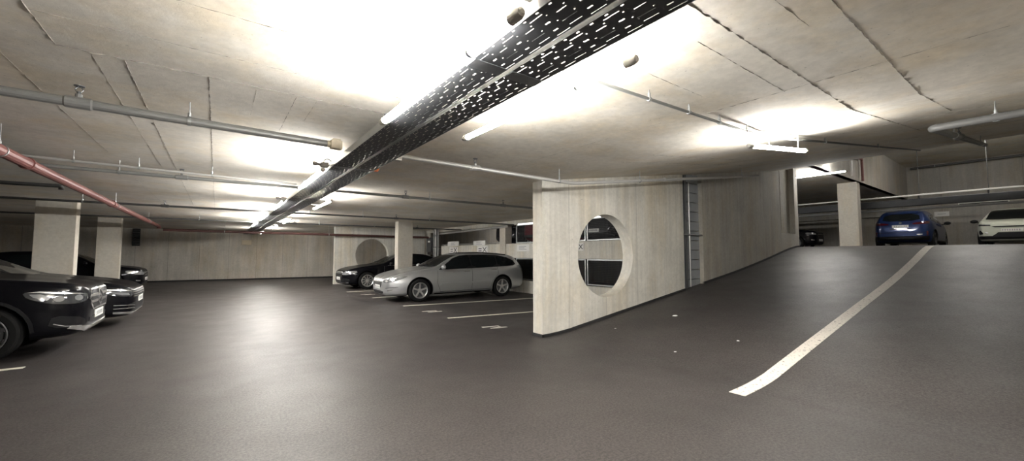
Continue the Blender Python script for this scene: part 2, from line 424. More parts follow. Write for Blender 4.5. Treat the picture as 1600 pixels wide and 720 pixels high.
bm.faces.new(list(reversed(prev))); struct('baseboard_ramp_head', bm, M['bitumen'])

# split line between the half levels: upstand, spandrel, lintel
bm = nb()
bx(bm, XD, XD+0.2, 5.45, 19.9, -1.3, 0.44)
bx(bm, XD, XD+0.2, 5.45, 18.2, 1.255, 1.785)
bx(bm, XD, XD+0.2, 5.45, 19.9, 2.50, ZU)
bx(bm, XD, XD+0.2, 19.9, 28, -1.3, ZU)
struct('wall_split', bm, M['wall'])
bm = nb(); bx(bm, XE, XE+0.3, YS-0.3, 30, -1.3, 6.0); struct('wall_east', bm, M['wall_up'])
bm = nb(); bx(bm, XD+0.2, XE, 30, 30.3, -1.3, ZU); struct('wall_upper_north', bm, M['wall_up'])
bm = nb(); bx(bm, XD+0.1, 15.95, 5.45, 5.5, -1.3, 1.38); struct('wall_under_ramp', bm, M['wall_dull'])
bm = nb(); bx(bm, 14.8, 15.0, 15.5, 30, UP, ZU); struct('wall_upper_partition', bm, M['wall_up'])
# low beam along the east wall of the upper level
bm = nb(); bx(bm, XE-0.35, XE, 4.8, 30, 3.42, ZU); struct('trim_1', bm, M['wall_dull'])

# ------------------------------------------------------------------ pillars
def pillar(x0, x1, y0, y1, z0, z1, label, name='concrete_pillar'):
    bm = nb(); bx(bm, x0, x1, y0, y1, z0, z1, bevel=0.012)
    o = obj(name, bm, M['pillar']); shift(o, ((x0+x1)/2, (y0+y1)/2, z0)); tag(o, label, 'pillar', 'concrete pillars'); return o
pillar(-3.42, -2.75, 13.9, 14.22, 0, ZC, 'broad concrete pillar behind the bonnet of the foremost black car at the left')
pillar(-3.36, -2.75, 19.5, 19.75, 0, ZC, 'concrete pillar at the left, further back, in front of the rearmost black car')
pillar(5.60, 6.20, 15.05, 15.38, 0, ZC, 'concrete pillar between the silver estate car and the black saloon')
pillar(20.6, 21.0, 4.66, 5.30, UP, ZU, 'concrete pillar standing at the top of the ramp left of the blue car')
pillar(XE-0.25, XE-0.005, 4.55, 5.35, UP, 3.42, 'shallow concrete pier against the far wall, half hidden by the blue car', 'wall_pier')
pillar(XD-0.06, XD+0.26, 12.62, 13.0, 0.44, 2.5, 'narrow pale pier in the parapet wall above the tail of the silver car', 'wall_pier')

# ------------------------------------------------------------------ paint on the floor
def floor_line(name, pts, w, label, mat, cat='line', group=None, zf=lambda x: 0.0):
    bm = nb(); a, b = Vector(pts[0]), Vector(pts[1]); d = (b-a); n = max(1, int(d.length/0.2)); prev = None
    nn = Vector((-d.y, d.x)).normalized()*w/2
    for i in range(n+1):
        p = a + d*i/n; z = zf(p.x) + 0.004
        q = [bm.verts.new((p.x+nn.x, p.y+nn.y, z)), bm.verts.new((p.x-nn.x, p.y-nn.y, z)), bm.verts.new((p.x-nn.x, p.y-nn.y, z-0.004)), bm.verts.new((p.x+nn.x, p.y+nn.y, z-0.004))]
        if prev:
            for k in range(4): bm.faces.new((prev[k], prev[(k+1)%4], q[(k+1)%4], q[k]))
        else: bm.faces.new(q)
        prev = q
    bm.faces.new(list(reversed(prev)))
    o = obj(name, bm, mat); shift(o, ((a.x+b.x)/2, (a.y+b.y)/2, zf((a.x+b.x)/2))); tag(o, label, cat, group); return o
floor_line('lane_line', [(4.24, 1.97), (15.6, 2.06)], 0.155, 'broad worn white centre line running up the ramp', M['line'], zf=zramp)
G = 'white parking bay lines'
floor_line('bay_line', [(4.09, 10.51), (8.6, 9.85)], 0.10, 'white bay line on the floor along the near side of the silver car', M['line_thin'], group=G)
floor_line('bay_line', [(4.11, 7.96), (8.6, 7.22)], 0.10, 'white bay line on the floor nearest the round hole wall', M['line_thin'], group=G)
floor_line('bay_line', [(4.05, 13.05), (6.5, 12.95)], 0.10, 'white bay line peeping out between the silver car and the black saloon', M['line_thin'], group=G)
floor_line('bay_line', [(3.9, 15.6), (6.0, 15.55)], 0.10, 'white bay line beside the wheel of the black saloon', M['line_thin'], group=G)
floor_line('bay_line', [(-6.5, 7.62), (-1.87, 7.62)], 0.10, 'white bay line end beside the foremost black car at far left', M['line_thin'], group=G)
def bay_mark(x, y, rz, label):
    bm = nb()
    for dy, x0, x1 in ((0.10, -0.22, 0.10), (-0.07, -0.12, 0.22)):
        bx(bm, x0, x1, dy-0.035, dy+0.035, 0.0, 0.004)
    bx(bm, 0.08, 0.13, -0.07, 0.13, 0, 0.004)
    o = obj('bay_mark', bm, M['line']); o.location = (x, y, 0); o.rotation_euler = (0, 0, rz); tag(o, label, 'marking', 'painted bay marks')
bay_mark(4.27, 9.10, -0.15, 'small white painted mark in the empty bay beside the silver car')
bay_mark(4.33, 6.45, -0.15, 'small white painted mark on the floor in front of the round hole wall')
bay_mark(4.25, 14.2, -0.05, 'small white painted mark beside the nose of the silver car')
for i, (x, y, s, l) in enumerate(((6.75, 4.18, 0.045, 'scrap of white paper lying on the ramp below the round hole wall'),
                                  (5.15, 3.2, 0.018, 'tiny pale crumb on the ramp foot in front of the wall corner'),
                                  (6.0, 2.75, 0.02, 'tiny pale crumb beside the white centre line of the ramp'),
                                  (5.6, 4.6, 0.016, 'tiny pale crumb close under the round hole'))):
    bm = nb(); bmesh.ops.create_icosphere(bm, subdivisions=2, radius=s)
    for v in bm.verts: v.co.z = abs(v.co.z)*0.4 + random.uniform(-.1,.1)*s*0.3 + 0.12*s; v.co.x *= 1.4; v.co.y *= random.uniform(.7, 1)
    o = obj('paper_scrap', bm, M['litter']); o.location = (x, y, zramp(x)); tag(o, l, 'litter')
# ------------------------------------------------------------------ cable trays
TZ = 2.375
def cable_tray(x0, w, label):
    t = thing('cable_tray', label, 'cable tray', (x0, 0, TZ), group='perforated cable trays')
    bm = nb(); y0, y1 = -6.0, 23.7
    v = [bm.verts.new(p) for p in ((0, y0, 0), (w, y0, 0), (w, y1, 0), (0, y1, 0))]; bm.faces.new(v)
    obj('tray_bottom', bm, M['tray'], t)
    for x, s in ((0.0, 1), (w, -1)):
        bm = nb(); bx(bm, x-0.0015, x+0.0015, y0, y1, -0.001, 0.062); bx(bm, min(x, x+s*0.012), max(x, x+s*0.012), y0, y1, 0.060, 0.064)
        obj('side_rail', bm, M['galv'], t)
    for y in (-4.3, -1.3, 1.72, 4.72, 7.7, 10.7, 13.7, 16.7, 19.7):
        bm = nb(); bx(bm, 0.003, w-0.003, y-0.045, y+0.045, -0.005, -0.001)
        obj('joint_plate', bm, M['galv_dark'], t)
    return t
cable_tray(1.0, 0.205, 'long perforated steel cable tray hanging under the ceiling, left one of the pair')
cable_tray(1.235, 0.215, 'long perforated steel cable tray hanging under the ceiling, right one of the pair')
first = None
for i, (y, l) in enumerate(((2.98, 'nearest to the camera, where the trays turn plain'), (5.95, 'just past the beige box on the left tray edge'), (8.9, 'in the middle of the run'), (11.9, 'fourth along the run'), (14.9, 'fifth along the run'), (18.0, 'at the far end of the trays'))):
    if first is None:
        t = thing('tray_hanger', '', 'hanger', (1.22, y, TZ)); first = t
        bm = nb(); bx(bm, -0.232, 0.242, -0.02, 0.02, 0.066, 0.088); obj('cross_bar', bm, M['duct'], t)
        for x in (0.0,):
            bm = nb(); tube(bm, [(x, 0, 0.05), (x, 0, ZC-TZ)], 0.005, 8); tube(bm, [(x, 0, 0.05), (x, 0, 0.065)], 0.011, 6); obj('threaded_rod', bm, M['galv'], t)
    else:
        t = first.copy(); COL.objects.link(t); t.location = (1.22, y, TZ)
        for ch in list(first.children):
            c = ch.copy(); COL.objects.link(c); c.parent = t
    tag(t, 'steel tray cross bar, ' + l, 'hanger', 'tray cross bars')

# ------------------------------------------------------------------ fluorescent lamps
def lamp(p0, p1, label, toward=None, group='fluorescent tube lamps', r=0.021, rods=None):
    """tubular lamp between two points with end caps, a holder arm and its lead"""
    p0, p1 = Vector(p0), Vector(p1); mid = (p0+p1)/2; d = (p1-p0).normalized(); L_ = (p1-p0).length
    t = thing('fluorescent_lamp', label, 'lamp', mid, group=group)
    a, b = p0-mid, p1-mid
    bm = nb(); tube(bm, [a, b], r, 14); obj('tube', bm, M['tube'], t)
    for e, s in ((a, -1), (b, 1)):
        bm = nb(); tube(bm, [e - d*s*0.02, e + d*s*0.004, e + d*s*0.03, e + d*s*0.055, e + d*s*0.06], [r+0.004, r+0.005, r+0.005, r-0.002, r-0.012], 14)
        obj('end_cap', bm, M['cap'], t)
    if toward is not None:          # clips reaching over to the tray side
        for f in (0.22, 0.78):
            q = a + (b-a)*f; w = toward - mid.x
            bm = nb(); tube(bm, [q + Vector((0, 0, r)), q + Vector((0, 0, r+0.03)), Vector((w, q.y, q.z+r+0.035))], 0.006, 8)
            tube(bm, [q - d*0.012, q + d*0.012], r+0.004, 14, False); obj('holder', bm, M['galv'], t)
    if rods:
        for f in (0.3, 0.85):
            q = a + (b-a)*f; zz = rods((mid+q).x) - mid.z
            bm = nb(); tube(bm, [q + Vector((0, 0, r*0.8)), Vector((q.x, q.y, zz))], 0.005, 8); tube(bm, [q - d*0.012, q + d*0.012], r+0.004, 14, False); obj('holder', bm, M['galv'], t)
    return t
def lamp_socket(x, y, z, s, label):
    """swivelling plug block at a lamp's near end with its lead looped over the tray edge"""
    t = thing('lamp_socket', label, 'socket', (x, y, z), group='lamp sockets on the tray edge')
    bm = nb(); bx(bm, -0.045, 0.035, -0.03, 0.03, -0.025, 0.03, bevel=0.008); obj('block', bm, M['cap'], t)
    bm = nb(); tube(bm, [(-0.04*s, 0, 0), (-0.075*s, 0, 0.004), (-0.09*s, 0, 0.006), (-0.115*s, 0, 0.01), (-0.125*s, 0, 0.01)], [0.016, 0.016, 0.026, 0.026, 0.018], 14); obj('plug', bm, M['cap'], t)
    bm = nb(); pts = [(0.03*s + 0.04*math.sin(a)*s, 0.01, 0.04 - 0.035*math.cos(a)) for a in np.linspace(0, 2*PI*0.85, 14)]
    tube(bm, pts, 0.006, 8); obj('lead', bm, M['pipe'], t)
    return t
LX, LZ, RX, RZ = 0.955, 2.376, 1.73, 2.42
for y, l in ((1.29, 'nearest lit tube on the left side of the cable trays'), (5.02, 'second lit tube on the left side of the cable trays'), (8.45, 'third lit tube on the left side of the cable trays'),
             (11.8, 'fourth lit tube on the left side of the cable trays'), (15.0, 'farthest lit tube on the left side of the cable trays'), (-2.3, 'added lit tube on the left side of the cable trays, unseen above and behind the viewer')):  # last tube is added out of view to light the foreground
    lamp((LX, y, LZ), (LX, y+1.6, LZ), l, toward=0.9983)
for y, l in ((1.31, 'nearest lit tube on the right side of the cable trays'), (8.2, 'second lit tube on the right side of the cable trays'), (13.4, 'third lit tube on the right side of the cable trays'),
             (16.6, 'fourth lit tube on the right side of the cable trays'), (21.9, 'farthest lit tube, beyond the end of the cable trays'), (-4.0, 'added lit tube on the right side of the cable trays, unseen above and behind the viewer')):  # last one again an added, unseen fill for the foreground
    lamp((RX, y, RZ), (RX, y+1.72, RZ), l, toward=1.4525, rods=None)
lamp_socket(0.945, 1.185, 2.43, 1, 'grey lamp plug with looped lead at the near end of the nearest left tube')
lamp_socket(0.945, 4.86, 2.40, 1, 'small grey lamp plug at the near end of the second left tube')
lamp_socket(0.945, 8.3, 2.40, 1, 'small grey lamp plug at the near end of the third left tube')
lamp((4.15, 1.72, 2.45), (5.57, 1.72, 2.62), 'lit tube under the sloping ceiling at the foot of the ramp', rods=zramp_c)
lamp((16.9, 4.08, 4.17), (16.9, 5.6, 4.17), 'lit tube above the head of the ramp beside the slender wall post', rods=lambda x: ZU)
lamp((17.5, 9.6, 4.15), (17.5, 11.1, 4.15), 'added unseen lit tube on the upper level behind the wall slot', rods=lambda x: ZU)  # added fill lamp, out of sight, brightens the upper level
lamp((22.2, 1.0, 5.75), (22.2, 2.5, 5.75), 'added unseen lit tube high over the blue car, behind the end of the sloping ceiling', rods=lambda x: 6.0)  # added fill lamp, never in view, lights the head of the ramp

lamp((12.2, 19.0, 4.15), (12.2, 20.6, 4.15), 'added unseen lit tube on the upper level behind the parapet wall', rods=lambda x: ZU)  # added unseen fill so the wall beyond the parapet is lit

# junction boxes and small fittings on the trays
def jbox(x, y, z, w, label, mat):
    t = thing('junction_box', label, 'junction box', (x, y, z), group='pipe end boxes')
    bm = nb(); bx(bm, -w, w, -w*0.8, w*0.8, -w*0.8, w*0.8, bevel=w*0.18); obj('box', bm, mat, t)
    bm = nb(); tube(bm, [(-w*1.5, 0, 0), (-w*1.1, 0, 0), (-w*0.9, 0, 0)], w*0.62, 14); obj('gland', bm, mat, t)
    bm = nb(); bx(bm, -w*0.7, w*0.7, -w*0.85, w*0.5, w*0.75, w*1.05, bevel=w*0.08); obj('lid', bm, mat, t)
    return t
jbox(0.932, 4.28, 2.5, 0.055, 'beige box where the left ceiling pipe meets the cable tray', M['beige'])
jbox(1.53, 4.18, 2.44, 0.045, 'pale box on the right tray edge at the start of the pipe to the wall', M['cap'])
bm = nb(); tube(bm, [(0,0,0.05),(0,0,0.03),(0,0,0.0),(0,0,-0.03)], [0.01,0.03,0.036,0.02], 16)
tag(obj('warning_light', bm, M['orange'], loc=(1.478, 4.72, 2.40)), 'small orange fitting beside the right edge of the cable trays', 'light')

# ------------------------------------------------------------------ pipes under the ceiling
def pipe(name, pts, r, mat, label, hang=(), zc=None, rings=(), valves=(), cat='pipe', group=None):
    o = pts[0]; t = thing(name, label, cat, o, group=group); V = [Vector(p) - Vector(o) for p in pts]
    bm = nb()
    Q = [V[0]]
    for i in range(1, len(V)-1):     # rounded elbows
        a, b, c = V[i-1], V[i], V[i+1]; k = min(1.8*r, (b-a).length/2, (c-b).length/2)
        p, q = b + (a-b).normalized()*k, b + (c-b).normalized()*k
        for s in np.linspace(0, 1, 6): Q.append((1-s)**2*p + 2*s*(1-s)*b + s*s*q)
    Q.append(V[-1]); tube(bm, Q, r, 14); obj('pipe_run', bm, mat, t)
    zc = zc or (lambda x: ZC)
    for h in hang:
        p = Vector(h) - Vector(o); bm = nb()
        d = (V[-1]-V[0]).normalized()
        tube(bm, [p - d*0.012, p + d*0.012], r+0.006, 14); tube(bm, [p + Vector((0,0,r)), Vector((p.x, p.y, zc(h[0]) - o[2]))], 0.0055, 8)
        tube(bm, [p + Vector((0,0,r)), p + Vector((0,0,r+0.035))], 0.012, 8); obj('pipe_hanger', bm, M['galv'], t)
    for h in rings:
        p = Vector(h) - Vector(o); d = (V[-1]-V[0]).normalized(); bm = nb()
        tube(bm, [p - d*0.02, p - d*0.018, p + d*0.018, p + d*0.02], [r, r+0.012, r+0.012, r], 14); obj('coupling', bm, mat, t)
    for h in valves:                  # upright sprinkler head on its tee
        p = Vector(h) - Vector(o); d = (V[-1]-V[0]).normalized(); bm = nb()
        tube(bm, [p - d*0.075, p - d*0.065, p + d*0.065, p + d*0.075], [r, r+0.009, r+0.009, r], 14)
        tube(bm, [p, p + Vector((0,0,r+0.03))], r*0.6, 12); obj('tee', bm, mat, t)
        bm = nb(); z = r + 0.03
        tube(bm, [p + Vector((0,0,z)), p + Vector((0,0,z+0.02))], 0.012, 10)
        for s in (-1, 1): tube(bm, [p + Vector((s*0.012,0,z+0.015)), p + Vector((s*0.022,0,z+0.035)), p + Vector((s*0.006,0,z+0.058))], 0.0035, 6)
        tube(bm, [p + Vector((0,0,z+0.058)), p + Vector((0,0,z+0.064))], [0.03, 0.03], 14); obj('sprinkler', bm, M['galv_dark'], t)
    return t
pipe('sprinkler_pipe', [(-7.8, 3.80, 2.5), (0.845, 4.28, 2.5)], 0.034, M['pipe'], 'grey sprinkler pipe crossing the near left ceiling to the beige box', hang=[(-0.225, 4.22, 2.5), (-4.2, 4.0, 2.5)], valves=[(-0.855, 4.185, 2.5)])
pipe('sprinkler_pipe', [(1.58, 4.24, 2.475), (4.30, 4.34, 2.475), (4.55, 4.35, 2.505), (10.9, 4.38, 3.36)], 0.026, M['pipe_light'], 'pale pipe from the tray to the round hole wall and on up the ramp',
     hang=[(4.05, 4.33, 2.475), (6.03, 4.357, 2.70), (10.0, 4.377, 3.24)], zc=lambda x: zramp_c(x), valves=[(2.57, 4.276, 2.475)], rings=[(6.8, 4.36, 2.81)])
pipe('conduit_pipe', [(-1.85, 7.0, 2.53), (1.0, 7.3, 2.53)], 0.016, M['pipe_light'], 'thin pale conduit left of the trays, upper one of a pair', hang=[(-1.45, 7.042, 2.53), (-0.87, 7.1, 2.53), (-0.1, 7.185, 2.53)])
pipe('sprinkler_pipe', [(-1.82, 7.42, 2.5), (6.3, 7.42, 2.5)], 0.024, M['pipe'], 'long grey sprinkler pipe running from the red pipe under the trays to the wall', hang=[(-1.1, 7.42, 2.5), (3.4, 7.42, 2.5)], valves=[(-0.45, 7.42, 2.5), (2.9, 7.42, 2.5), (5.2, 7.42, 2.5)])
pipe('sprinkler_pipe', [(-7.8, 11.98, 2.49), (8.9, 12.0, 2.49)], 0.024, M['pipe_dark'], 'dark sprinkler pipe crossing the ceiling in front of the two pillars', hang=[(-2.3, 11.98, 2.49), (2.0, 12.0, 2.49), (3.4, 12.0, 2.49), (5.5, 12.0, 2.49)], valves=[(-1.0, 11.98, 2.49), (4.4, 12.0, 2.49)])
pipe('sprinkler_pipe', [(-7.8, 16.3, 2.49), (8.9, 16.0, 2.49)], 0.024, M['pipe_dark'], 'dark sprinkler pipe crossing the ceiling in front of the black saloon', hang=[(-0.5, 16.17, 2.49), (3.0, 16.1, 2.49), (5.0, 16.07, 2.49)], valves=[(2.2, 16.12, 2.49), (6.8, 16.04, 2.49)])
pipe('sprinkler_pipe', [(-7.8, 9.85, 2.49), (-2.06, 9.45, 2.49), (-2.06, 9.45, 2.43)], 0.03, M['pipe_dark'], 'short dark pipe at far left ending in an elbow below the red pipe', hang=[(-3.5, 9.55, 2.49)])
pipe('fire_main', [(-1.73, -8.8, 2.40), (-1.73, 19.2, 2.40), (-1.73, 19.2, 2.31)], 0.058, M['red'], 'thick red fire main running along the left ceiling', hang=[(-1.73, 3.4, 2.4), (-1.73, 6.0, 2.4), (-1.73, 11.5, 2.4), (-1.73, 16.5, 2.4)], rings=[(-1.73, 6.7, 2.4), (-1.73, 11.1, 2.4)])
pipe('fire_main', [(-1.62, 19.3, 2.28), (8.8, 19.3, 2.25)], 0.05, M['red_dark'], 'dark red pipe crossing in front of the far wall with the round hole', hang=[(0.2, 19.3, 2.274), (4.0, 19.3, 2.264), (7.0, 19.3, 2.255)], rings=[(5.0, 19.3, 2.261)])
pipe('conduit_pipe', [(1.5, 1.86, 2.59), (4.15, 1.74, 2.59)], 0.012, M['pipe'], 'thin cable conduit clipped to the ceiling from the trays to the foot of the ramp', hang=[(2.64, 1.81, 2.59), (3.16, 1.785, 2.59), (3.63, 1.765, 2.59), (4.12, 1.742, 2.59)])
pipe('conduit_pipe', [(4.17, 1.74, 2.60), (4.45, 1.74, 2.60), (13.9, 1.90, 3.95)], 0.014, M['pipe_dark'], 'thin dark conduit climbing along the sloping ceiling of the ramp', hang=[(6.5, 1.775, 2.893), (9.5, 1.826, 3.32)], zc=zramp_c)
pipe('sprinkler_pipe', [(6.12, -1.2, 2.74), (6.12, 0.74, 2.74), (13.2, 0.82, 3.73)], 0.038, M['pipe_mid'], 'grey pipe with an elbow under the sloping ceiling at upper right', zc=zramp_c, hang=[(6.12, 0.3, 2.74), (8.0, 0.76, 3.005), (12.2, 0.81, 3.59)], valves=[(8.6, 0.77, 3.09)])
pipe('conduit_pipe', [(29.2, -1.0, 5.86), (29.2, 4.4, 5.86)], 0.06, M['pipe_dark'], 'dark pipe along the top of the far wall above the blue car', hang=[(29.2, 3.5, 5.86)], zc=lambda x: 6.0)
pipe('fire_main', [(20.75, 4.50, 4.32), (20.75, 4.50, 5.20), (19.7, 4.50, 5.15)], 0.045, M['red'], 'red pipe rising above the pillar at the head of the ramp', rings=[])
pipe('conduit_pipe', [(19.4, 4.52, 5.26), (19.4, 4.52, 4.35)], 0.03, M['pipe_light'], 'short pale conduit beside the red pipe above the head of the ramp')
# cable duct with a pale strip hung across the upper level
t = thing('cable_duct', 'long dark cable duct with a pale strip crossing above the blue car', 'cable duct', (22.5, 4, 3.5))
bm = nb(); bx(bm, 0.08, 0.35, -5.2, 12, -0.16, 0.12, bevel=0.02); obj('duct', bm, M['duct'], t)
bm = nb(); bx(bm, -0.03, 0.03, -5.2, 12, 0.225, 0.285, bevel=0.008); obj('pale_strip', bm, M['strip'], t)['label'] = 'pale strip along the top edge'
for y in (-4.2, -2.6, -0.8, 1.6, 4.5, 6.8, 9):
    bm = nb(); bx(bm, 0.0, 0.12, y-0.02, y+0.02, 0.08, 0.25)
    if y in (-2.6, -0.8) or y > 4: tube(bm, [(0.17, y, 0.11), (0.17, y, (ZU if y+4 > 4.55 else 6.0)-3.5)], 0.009, 8)
    obj('duct_hanger', bm, M['duct'], t)
pipe('conduit_pipe', [(22.9, -1.2, 3.24), (22.9, 16, 3.24)], 0.05, M['pipe'], 'grey pipe just below the cable duct on the upper level', hang=[(22.9, 8, 3.24), (22.9, 13, 3.24)], zc=lambda x: ZU)
# pale strip lamps along the split line
pipe('conduit_pipe', [(XD-0.06, 18.2, 2.40), (XD-0.06, 12.4, 2.46)], 0.045, M['pipe_light'], 'pale pipe along the top of the parapet opening behind the silver car', rings=[(XD-0.06, 13.6, 2.447), (XD-0.06, 16.0, 2.423)])
def strip_lamp(y0, y1, label):
    t = thing('strip_lamp', label, 'lamp', (XD-0.07, (y0+y1)/2, 2.485), group='strip lamps over the parapet')
    hl = (y1-y0)/2; bm = nb(); bx(bm, -0.04, 0.065, -hl, hl, 0.03, 0.055); obj('housing', bm, M['cap'], t)
    bm = nb(); tube(bm, [(0, -hl+0.03, 0), (0, hl-0.03, 0)], 0.03, 12); obj('tube', bm, M['dim_lamp'], t)
    for s in (-1, 1):
        bm = nb(); bx(bm, -0.033, 0.033, min(s*hl, s*(hl-0.03)), max(s*hl, s*(hl-0.03)), -0.034, 0.03, bevel=0.006); obj('end_cap', bm, M['cap'], t)
strip_lamp(10.7, 11.8, 'white strip lamp above the dark red car behind the parapet')
strip_lamp(7.75, 8.4, 'white strip lamp seen through the top of the round hole')

# ------------------------------------------------------------------ wire mesh panels in the parapet openings
def mesh_panel(y0, y1, z0, z1, label):
    t = thing('mesh_panel', label, 'mesh panel', (XD+0.1, (y0+y1)/2, z0), group='wire mesh panels of the parapet')
    w = (y1-y0)/2; h = z1-z0
    bm = nb(); v = [bm.verts.new(p) for p in ((0, -w+0.02, 0.02), (0, w-0.02, 0.02), (0, w-0.02, h-0.02), (0, -w+0.02, h-0.02))]; bm.faces.new(v); obj('wire_mesh', bm, M['mesh'], t)
    bm = nb()
    for a in ((-w, w, 0, 0.035), (-w, w, h-0.035, h), (-w, -w+0.035, 0.035, h-0.035), (w-0.035, w, 0.035, h-0.035)): bx(bm, -0.02, 0.02, a[0], a[1], a[2], a[3])
    obj('frame', bm, M['galv'], t)
mesh_panel(5.5, 8.50, 1.80, 2.49, 'upper wire mesh panel seen through the round hole')
mesh_panel(5.5, 8.50, 0.46, 1.24, 'lower wire mesh panel seen through the round hole')
mesh_panel(8.56, 12.1, 0.46, 1.24, 'lower wire mesh panel behind the tail of the silver car')
mesh_panel(8.56, 12.1, 1.80, 2.49, 'upper wire mesh panel in front of the dark red car')
mesh_panel(13.05, 18.2, 0.46, 1.24, 'lower wire mesh panel hidden behind the silver car')
bm = nb(); tube(bm, [(0, 0, 0), (0, 5.1, 0)], 0.022, 10)
for y in (0.4, 2.0, 3.6, 4.9): bx(bm, -0.012, 0.012, y-0.02, y+0.02, -0.06, 0)
tag(obj('handrail', bm, M['pipe_light'], loc=(XD+0.05, 13.05, 1.845)), 'thin pale rail on top of the parapet wall behind the silver car', 'rail')

# ------------------------------------------------------------------ signs
def glyph(bm, strokes, x, w=0.025):
    for (y0, z0, y1, z1) in strokes:
        a, b = Vector((x, y0, z0)), Vector((x, y1, z1)); d = (b-a).normalized(); n = Vector((0, -d.z, d.y))*w/2
        f = [bm.verts.new(p + o) for o in (Vector((0,0,0)), Vector((-0.004,0,0))) for p in (a-n, a+n, b+n, b-n)]
        for q in ((0,1,2,3), (7,6,5,4), (0,4,5,1), (1,5,6,2), (2,6,7,3), (3,7,4,0)): bm.faces.new([f[i] for i in q])
def sign_x(y, z, w, h, label, strokes, mat='ink', group=None, sw=0.025, x=XD, name='bay_sign'):
    t = thing(name, label, 'sign', (x-0.005, y, z), group=group)
    bm = nb(); bx(bm, -0.008, 0.004, -w/2, w/2, -h/2, h/2, bevel=0.003); obj('plate', bm, M['white'], t)
    bm = nb(); glyph(bm, strokes, -0.009, sw); obj('lettering', bm, M[mat], t)
# from the aisle +y runs to the left, so lettering is laid out mirrored in y
EQX = [(0.30, 0.04, 0.05, 0.04), (0.30, -0.05, 0.05, -0.05), (-0.04, 0.11, -0.32, -0.11), (-0.32, 0.11, -0.04, -0.11)]
sign_x(14.35, 1.58, 0.8, 0.3, 'white bay sign with double bar and X above the silver car roof, right of two', EQX, sw=0.035)
sign_x(16.9, 1.58, 0.8, 0.3, 'white bay sign with double bar and X above the silver car windscreen, left of two', EQX, sw=0.035)
LN = [(0.22, 0.05, -0.20, 0.05), (0.22, 0.0, -0.10, 0.0), (0.22, -0.05, -0.22, -0.05)]
sign_x(14.6, 1.86, 0.95, 0.20, 'pale upper plate fixed above the right bay sign with X on the parapet', LN, 'grey', sw=0.018)
sign_x(16.95, 1.88, 1.1, 0.22, 'pale upper plate fixed above the left bay sign on the parapet', LN, 'grey', sw=0.018)
sign_x(11.57, 1.62, 0.72, 0.25, 'white plate with three lines of print on the parapet below the dark red car', LN, 'grey', sw=0.02)
XS = [(0.07, 0.07, -0.07, -0.07), (-0.07, 0.07, 0.07, -0.07)]
sign_x(8.67, 1.62, 0.24, 0.24, 'small white sign with an X seen at the left edge of the round hole', XS, sw=0.025)
sign_x(3.4, 3.42, 0.52, 0.24, 'pale plate on the far wall right of the blue car', [(0.15, 0.0, -0.15, 0.0)], 'grey', x=XE)
t = thing('wall_slot', 'narrow white framed slot on the far wall above the white car', 'slot', (XE-0.01, 2.02, 3.82))
bm = nb()
for a in ((-0.8, 0.8, 0.05, 0.085), (-0.8, 0.8, -0.085, -0.05), (-0.8, -0.76, -0.05, 0.05), (0.76, 0.8, -0.05, 0.05)): bx(bm, -0.05, 0.0, a[0], a[1], a[2], a[3])
obj('frame', bm, M['strip'], t)
bm = nb(); bx(bm, -0.015, 0.0, -0.76, 0.76, -0.05, 0.05); obj('slot_back', bm, M['black'], t)
o = nb(); bx(o, -0.225, 0.225, -0.02, 0.0, -0.13, 0.13, bevel=0.008)
o = obj('wall_plate', o, M['beige']); o.location = (1.28, 26.26, 2.02); o.rotation_euler = (0, 0, math.atan2(25.93-26.72, 7.5)); tag(o, 'pale blank plate high on the back wall beyond the end of the trays', 'plate')
# slotted vent on the corner at far left
t = thing('wall_vent', 'black slotted vent high on the back wall behind the rearmost black car', 'vent', (-3.22, 26.70, 1.8))
bm = nb(); bx(bm, -0.14, 0.14, -0.05, 0.06, 0.0, 0.84, bevel=0.006); obj('casing', bm, M['black'], t)
for k in range(7):
    bm = nb(); prism(bm, [(-0.075, 0.05+0.115*k), (-0.05, 0.06+0.115*k), (-0.05, 0.10+0.115*k)], -0.13, 0.13, axis='X'); obj('louvre', bm, M['galv_dark'], t)
# steel door leaf, pipes in the alcove between parapet and back wall
t = thing('riser_pipes', 'group of upright pipes in the dark alcove behind the silver car', 'pipes', (XD-0.1, 18.7, 0))
for i, (y, r, m) in enumerate(((18.35, 0.035, 'pipe'), (18.5, 0.03, 'pipe_dark'), (18.66, 0.035, 'pipe_light'), (18.85, 0.03, 'pipe'))):
    bm = nb(); tube(bm, [(0, y-18.7, 0.0), (0, y-18.7, ZC)], r, 10); obj('riser', bm, M[m], t)
for z in (1.72, 2.3):
    bm = nb(); bx(bm, -0.03, 0.08, -0.45, 0.25, z, z+0.04); obj('pipe_bracket', bm, M['galv_dark'], t)
t = thing('distribution_box', 'small dark wall box with a pale label in the alcove behind the silver car', 'box', (XD-0.02, 19.35, 1.5))
bm = nb(); bx(bm, -0.12, 0.02, -0.2, 0.3, 0.0, 0.75, bevel=0.01); obj('casing', bm, M['galv_dark'], t)
bm = nb(); bx(bm, -0.125, -0.119, -0.12, 0.12, 0.5, 0.58); obj('nameplate', bm, M['white'], t)
